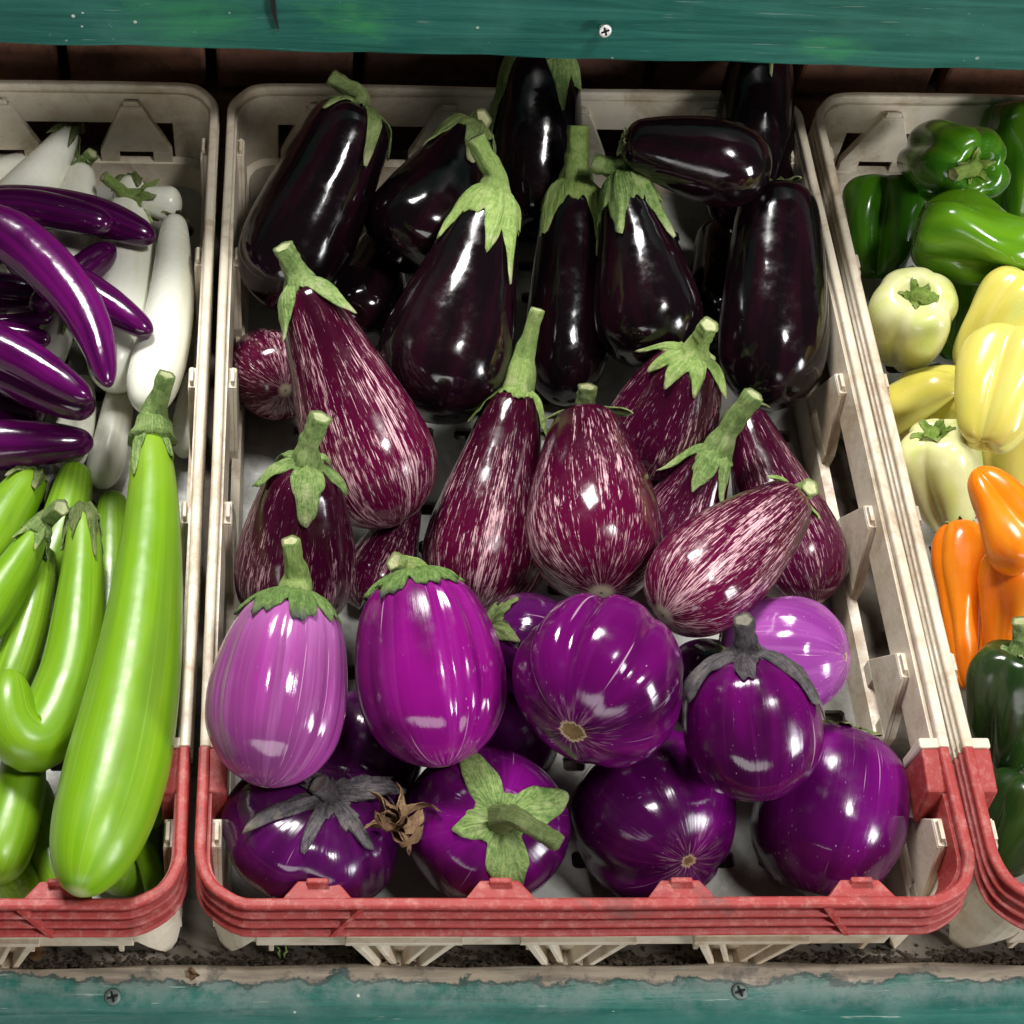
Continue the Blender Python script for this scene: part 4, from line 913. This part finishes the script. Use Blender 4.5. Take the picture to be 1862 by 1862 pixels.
green('biggest lime green aubergine with a thick upright stem along the right wall', path=[(276, 792), (276, 960), (252, 1190), (205, 1420), (140, 1626)], R=88, Rs=[62, 70, 80, 90, 90], calm=CALYX,
      cal=dict(base=.016, lobes=[(-0.85, .030, .5, .001), (0.9, .018, .5, .001), (2.3, .02, .5, 0), (4.0, .04, .6, .001)]), stem=(303, 680, 0.006, .0075, .0052, 0.4), dz=[-.01, -.008, -.004, 0, .006], zmin=0.085)

# ---- right crate ----------------------------------------------------------------------
Pp = 'pepper'; gK = 'peppers in the right crate'
def pepper(label, skin, **k):
    return fruit(k.pop('nm', 'bell_pepper'), label, Pp, gK, 'r', skin, k.pop('prof', 'bell'), lump=k.pop('lump', 0.03), calm=k.pop('calm', PSTEM), **k)
pc = dict(base=.006, lobes=lob(5, .005, .5, 0), thick=0.0012)
pepper('dark green pepper low under the pale ones in the shade', PGREEN, ctr=(1770, 560), axis=(0.2, 0.9, 0.2), ln=200, R=85, lobes=(4, 0.20, .4))
pepper('green pepper with a deep crease near the back left corner', PGREEN, ctr=(1604, 415), axis=(0.10, 0.95, -0.2), ln=180, R=80, lobes=(4, 0.35, .75))
pepper('dark green pepper standing at the right picture edge at the back', PGREEN, ctr=(1852, 300), axis=(0.0, 0.95, 0.0), ln=225, R=66, lobes=(3, 0.20, .3))
pepper('bright green wrinkled pepper lying on its side with its stem to the left', PGREEN2, ctr=(1795, 442), axis=(-0.93, 0.22, 0.1), ln=250, R=80, lobes=(3, 0.26, .2), lump=0.085, cal=pc, stem=(1702, 384, 0.006, .0042, .0040))
pepper('green pepper lying across the top at the back with its stem end facing forward', PGREEN, ctr=(1722, 295), axis=(0.38, -0.10, 0.92), ln=262, R=80, lobes=(5, 0.23, .3), cal=dict(base=.008, lobes=lob(5, .008, .5, 0), thick=.0014), stem=(1732, 318, 0.014, .0044, .0042), zmin=0.09)
pepper('pale yellow pepper behind, at the right picture edge', PYEL, ctr=(1825, 600), axis=(0.5, 0.8, 0.1), ln=210, R=78, lobes=(4, 0.23, .2))
pepper('yellow pepper tucked behind the pale green one by the left wall', PYEL, ctr=(1692, 735), axis=(-0.5, -0.3, -0.5), ln=165, R=80, lobes=(3, 0.26, .6))
pepper('deep yellow pepper in the shade low at the right picture edge', PYEL, ctr=(1850, 840), axis=(0, 1, 0), ln=160, R=70, lobes=(3, 0.23, .2))
pepper('ivory pepper with its stem facing up near the back', PPALE, ctr=(1655, 592), axis=(0.12, 0.50, 0.80), ln=215, R=80, lobes=(4, 0.17, .5), cal=dict(base=.008, lobes=lob(5, .006, .5, 0)), stem=(1702, 550, 0.008, .0044, .0046, 0.6), zmin=0.07)
pepper('pale green pepper with a bright green stem by the left wall', PPALE, ctr=(1716, 872), axis=(-0.15, 0.80, 0.55), ln=215, R=72, lobes=(4, 0.23, .3), cal=dict(base=.010, lobes=lob(5, .006, .5, 0)), stem=(1686, 806, 0.010, .0046, .0046, 0.5), zmin=0.06)
pepper('big ribbed yellow pepper on top at the right picture edge', PYEL, ctr=(1822, 712), axis=(0.25, 0.80, -0.35), ln=225, R=88, lobes=(4, 0.29, .5), zmin=0.1)
pepper('orange pepper wedged in the shade between the two long ones', PORA, nm='long_pepper', prof='cone', ctr=(1790, 1150), axis=(0.1, 0.95, 0), ln=230, R=44, lobes=(3, 0.17, .3))
pepper('long orange pepper with a notched top along the left wall', PORA, nm='long_pepper', prof='cone', A=(1748, 952), B=(1758, 1252), R=56, tilt=-18, lobes=(3, 0.23, .1), cal=pc, stem=(1738, 950, 0.0, .0042, .004))
pepper('orange pepper with a dark green stem at the right picture edge', PORA, nm='long_pepper', prof='cone', A=(1842, 1000), B=(1822, 1250), R=58, tilt=0, lobes=(3, 0.23, .6), calm=CALYX_O, cal=dict(base=.010, lobes=lob(5, .006, .5, 0)), stem=(1836, 990, 0.012, .0040, .004))
pepper('large orange pepper slanting in from the right picture edge', PORA, nm='long_pepper', prof='cone', A=(1890, 1020), B=(1778, 852), R=78, tilt=0, lobes=(3, 0.20, .9), zmin=0.09)
pepper('olive green pepper low in the front left corner', PDARK, ctr=(1850, 1500), axis=(0.3, 0.8, 0.2), ln=190, R=78, lobes=(3, 0.20, .3))
pepper('glossy blackish green pepper with an upright stem near the front', PDARK, ctr=(1838, 1288), axis=(0.15, 0.85, 0.45), ln=240, R=80, lobes=(3, 0.23, .5), calm=CALYX, cal=dict(base=.008, lobes=lob(5, .006, .5, 0)), stem=(1856, 1128, 0.010, .0050, .0046, 0.5), zmin=0.05)

# ------------------------------------------------------------------ small things
def petal(l, w, curl, seed):
    r = np.random.default_rng(seed); vs = []; at = []; fs = []; nu, nv = 8, 5
    for side in (1, -1):
        for i in range(nu + 1):
            u = i / nu; wd = w * math.sin(math.pi * (0.12 + 0.80*u)) ** 0.8
            for j in range(nv + 1):
                v = j / nv * 2 - 1
                a = curl * u * u * 1.2
                vs.append((l*u*math.cos(a*0.6), v*wd + 0.0006*math.sin(9*u + seed), l*u*math.sin(a*0.6) + abs(v)*wd*0.9 + 0.0008*math.sin(11*u + 4*v + seed) + side*0.00025)); at.append((u, v, u*0.6))
    n1 = (nu+1)*(nv+1)
    for i in range(nu):
        for j in range(nv):
            a = i*(nv+1)+j; q = (a, a+1, a+nv+2, a+nv+1); fs.append(q); fs.append(tuple(n1 + k for k in q[::-1]))
    ring = [i*(nv+1) for i in range(nu+1)] + [nu*(nv+1)+j for j in range(1, nv+1)] + [i*(nv+1)+nv for i in range(nu-1, -1, -1)] + [j for j in range(nv-1, 0, -1)]
    for i in range(len(ring)):
        a, b = ring[i], ring[(i+1) % len(ring)]; fs.append((b, a, n1+a, n1+b))
    return vs, fs, at
q = at_z(714, 1506, 0.100)
fl = empty('dried_flower', q); tag(fl, 'withered brown flower caught between two dark violet aubergines at the front', 'flower')
for i, (az, el, l) in enumerate([(1.5, 0.5, .017), (1.0, 0.8, .014), (0.1, 0.5, .016), (-0.5, 0.6, .016), (2.4, 0.7, .013), (-1.35, 0.2, .022), (3.4, 0.6, .013), (0.5, 1.1, .014), (-0.9, 0.9, .014), (1.9, 1.1, .015), (-2.2, 0.8, .013), (1.3, 0.2, .020), (0.8, 0.4, .018), (-0.2, 0.9, .016)]):
    v, f, a = petal(l*1.25, 0.0048, 0.8 + 0.3*(i % 3), i)
    o = mesh_obj('petal', v, f, DRY, fl, True, a); o.rotation_euler = (0.9*(i % 4) - 1.3, -el*0.8, az)
def chip(name, label, px, py, z, sx, sy, mat, rz, cat, curl=0.6):
    v, f, a = petal(sx, sy, curl, int(px)); p = at_z(px, py, z)
    o = mesh_obj(name, v, f, mat, None, True, a, loc=p); o.rotation_euler = (0.2, -0.15, rz); tag(o, label, cat); return o
chip('dry_leaf', 'curled dry leaf scrap on the peeling edge of the lower board', 344, 1778, 0.0115, 0.008, 0.0034, DRY, 0.8, 'leaf', 1.6)
chip('dry_leaf', 'brown leaf scrap in the dirt under the left crate', 52, 1738, 0.003, 0.012, 0.0040, DRY, 0.2, 'leaf')
# green seedling wisps between the crate feet
sg = empty('green_sprig', at_z(512, 1742, 0.0)); tag(sg, 'tiny green sprig of stalks on the shelf between the crate feet', 'sprig')
b0 = np.array(sg.location)
for i, (dx, dy) in enumerate([(-8, -22), (-3, -14), (6, -24), (10, -12)]):
    p0 = at_z(512 + dx*0.5, 1744, 0.001); p2 = at_z(512 + dx*1.1, 1742 + dy, 0.010); p1 = (p0 + p2)/2 + np.array((0.001*(-1)**i, 0, 0.003))
    v, f, a = tube([p0 - b0, p1 - b0, p2 - b0], [0.0005, 0.0006, 0.0004], nt=6, seed=i, n=8)
    mesh_obj('stalk', v, f, CALYX_L, sg, True, a)
# crumbs of soil along the back of the lower board
def m_soil():
    k = N('soil_crumbs'); n = k.noise(k.obj(), 180, 4, 0.7)
    col = k.mix(k.rng(n, 0.35, 0.65), (0.035, 0.026, 0.019), (0.12, 0.09, 0.065))
    col = k.mix(k.rng(n, 0.66, 0.72), col, (0.36, 0.30, 0.2))
    return k.done(col, 0.9)
mb = MB(); rr = random.Random(3)
for i in range(2600):
    x = rr.uniform(-0.45, 0.45); y = -0.2945 + abs(rr.gauss(0, 0.0055)); r = rr.uniform(0.0004, 0.0015) * (1.5 if rr.random() < 0.08 else 1)
    z = r*0.4 + max(0, 0.0045 - (y + 0.2945)*0.6) * rr.random()
    a = [rr.uniform(0.6, 1.4) for _ in range(6)]
    v = [(x + r*a[0]*1.5, y, z), (x - r*a[1]*1.5, y, z), (x, y + r*a[2], z), (x, y - r*a[3], z), (x, y, z + r*a[4]), (x, y, z - r*a[5])]
    mb.add(v, [(0,2,4),(2,1,4),(1,3,4),(3,0,4),(2,0,5),(1,2,5),(3,1,5),(0,3,5)])
tag(mb.build('soil_crumbs', m_soil()), 'dark soil crumbs and debris along the gap behind the lower board', 'dirt', kind='stuff')
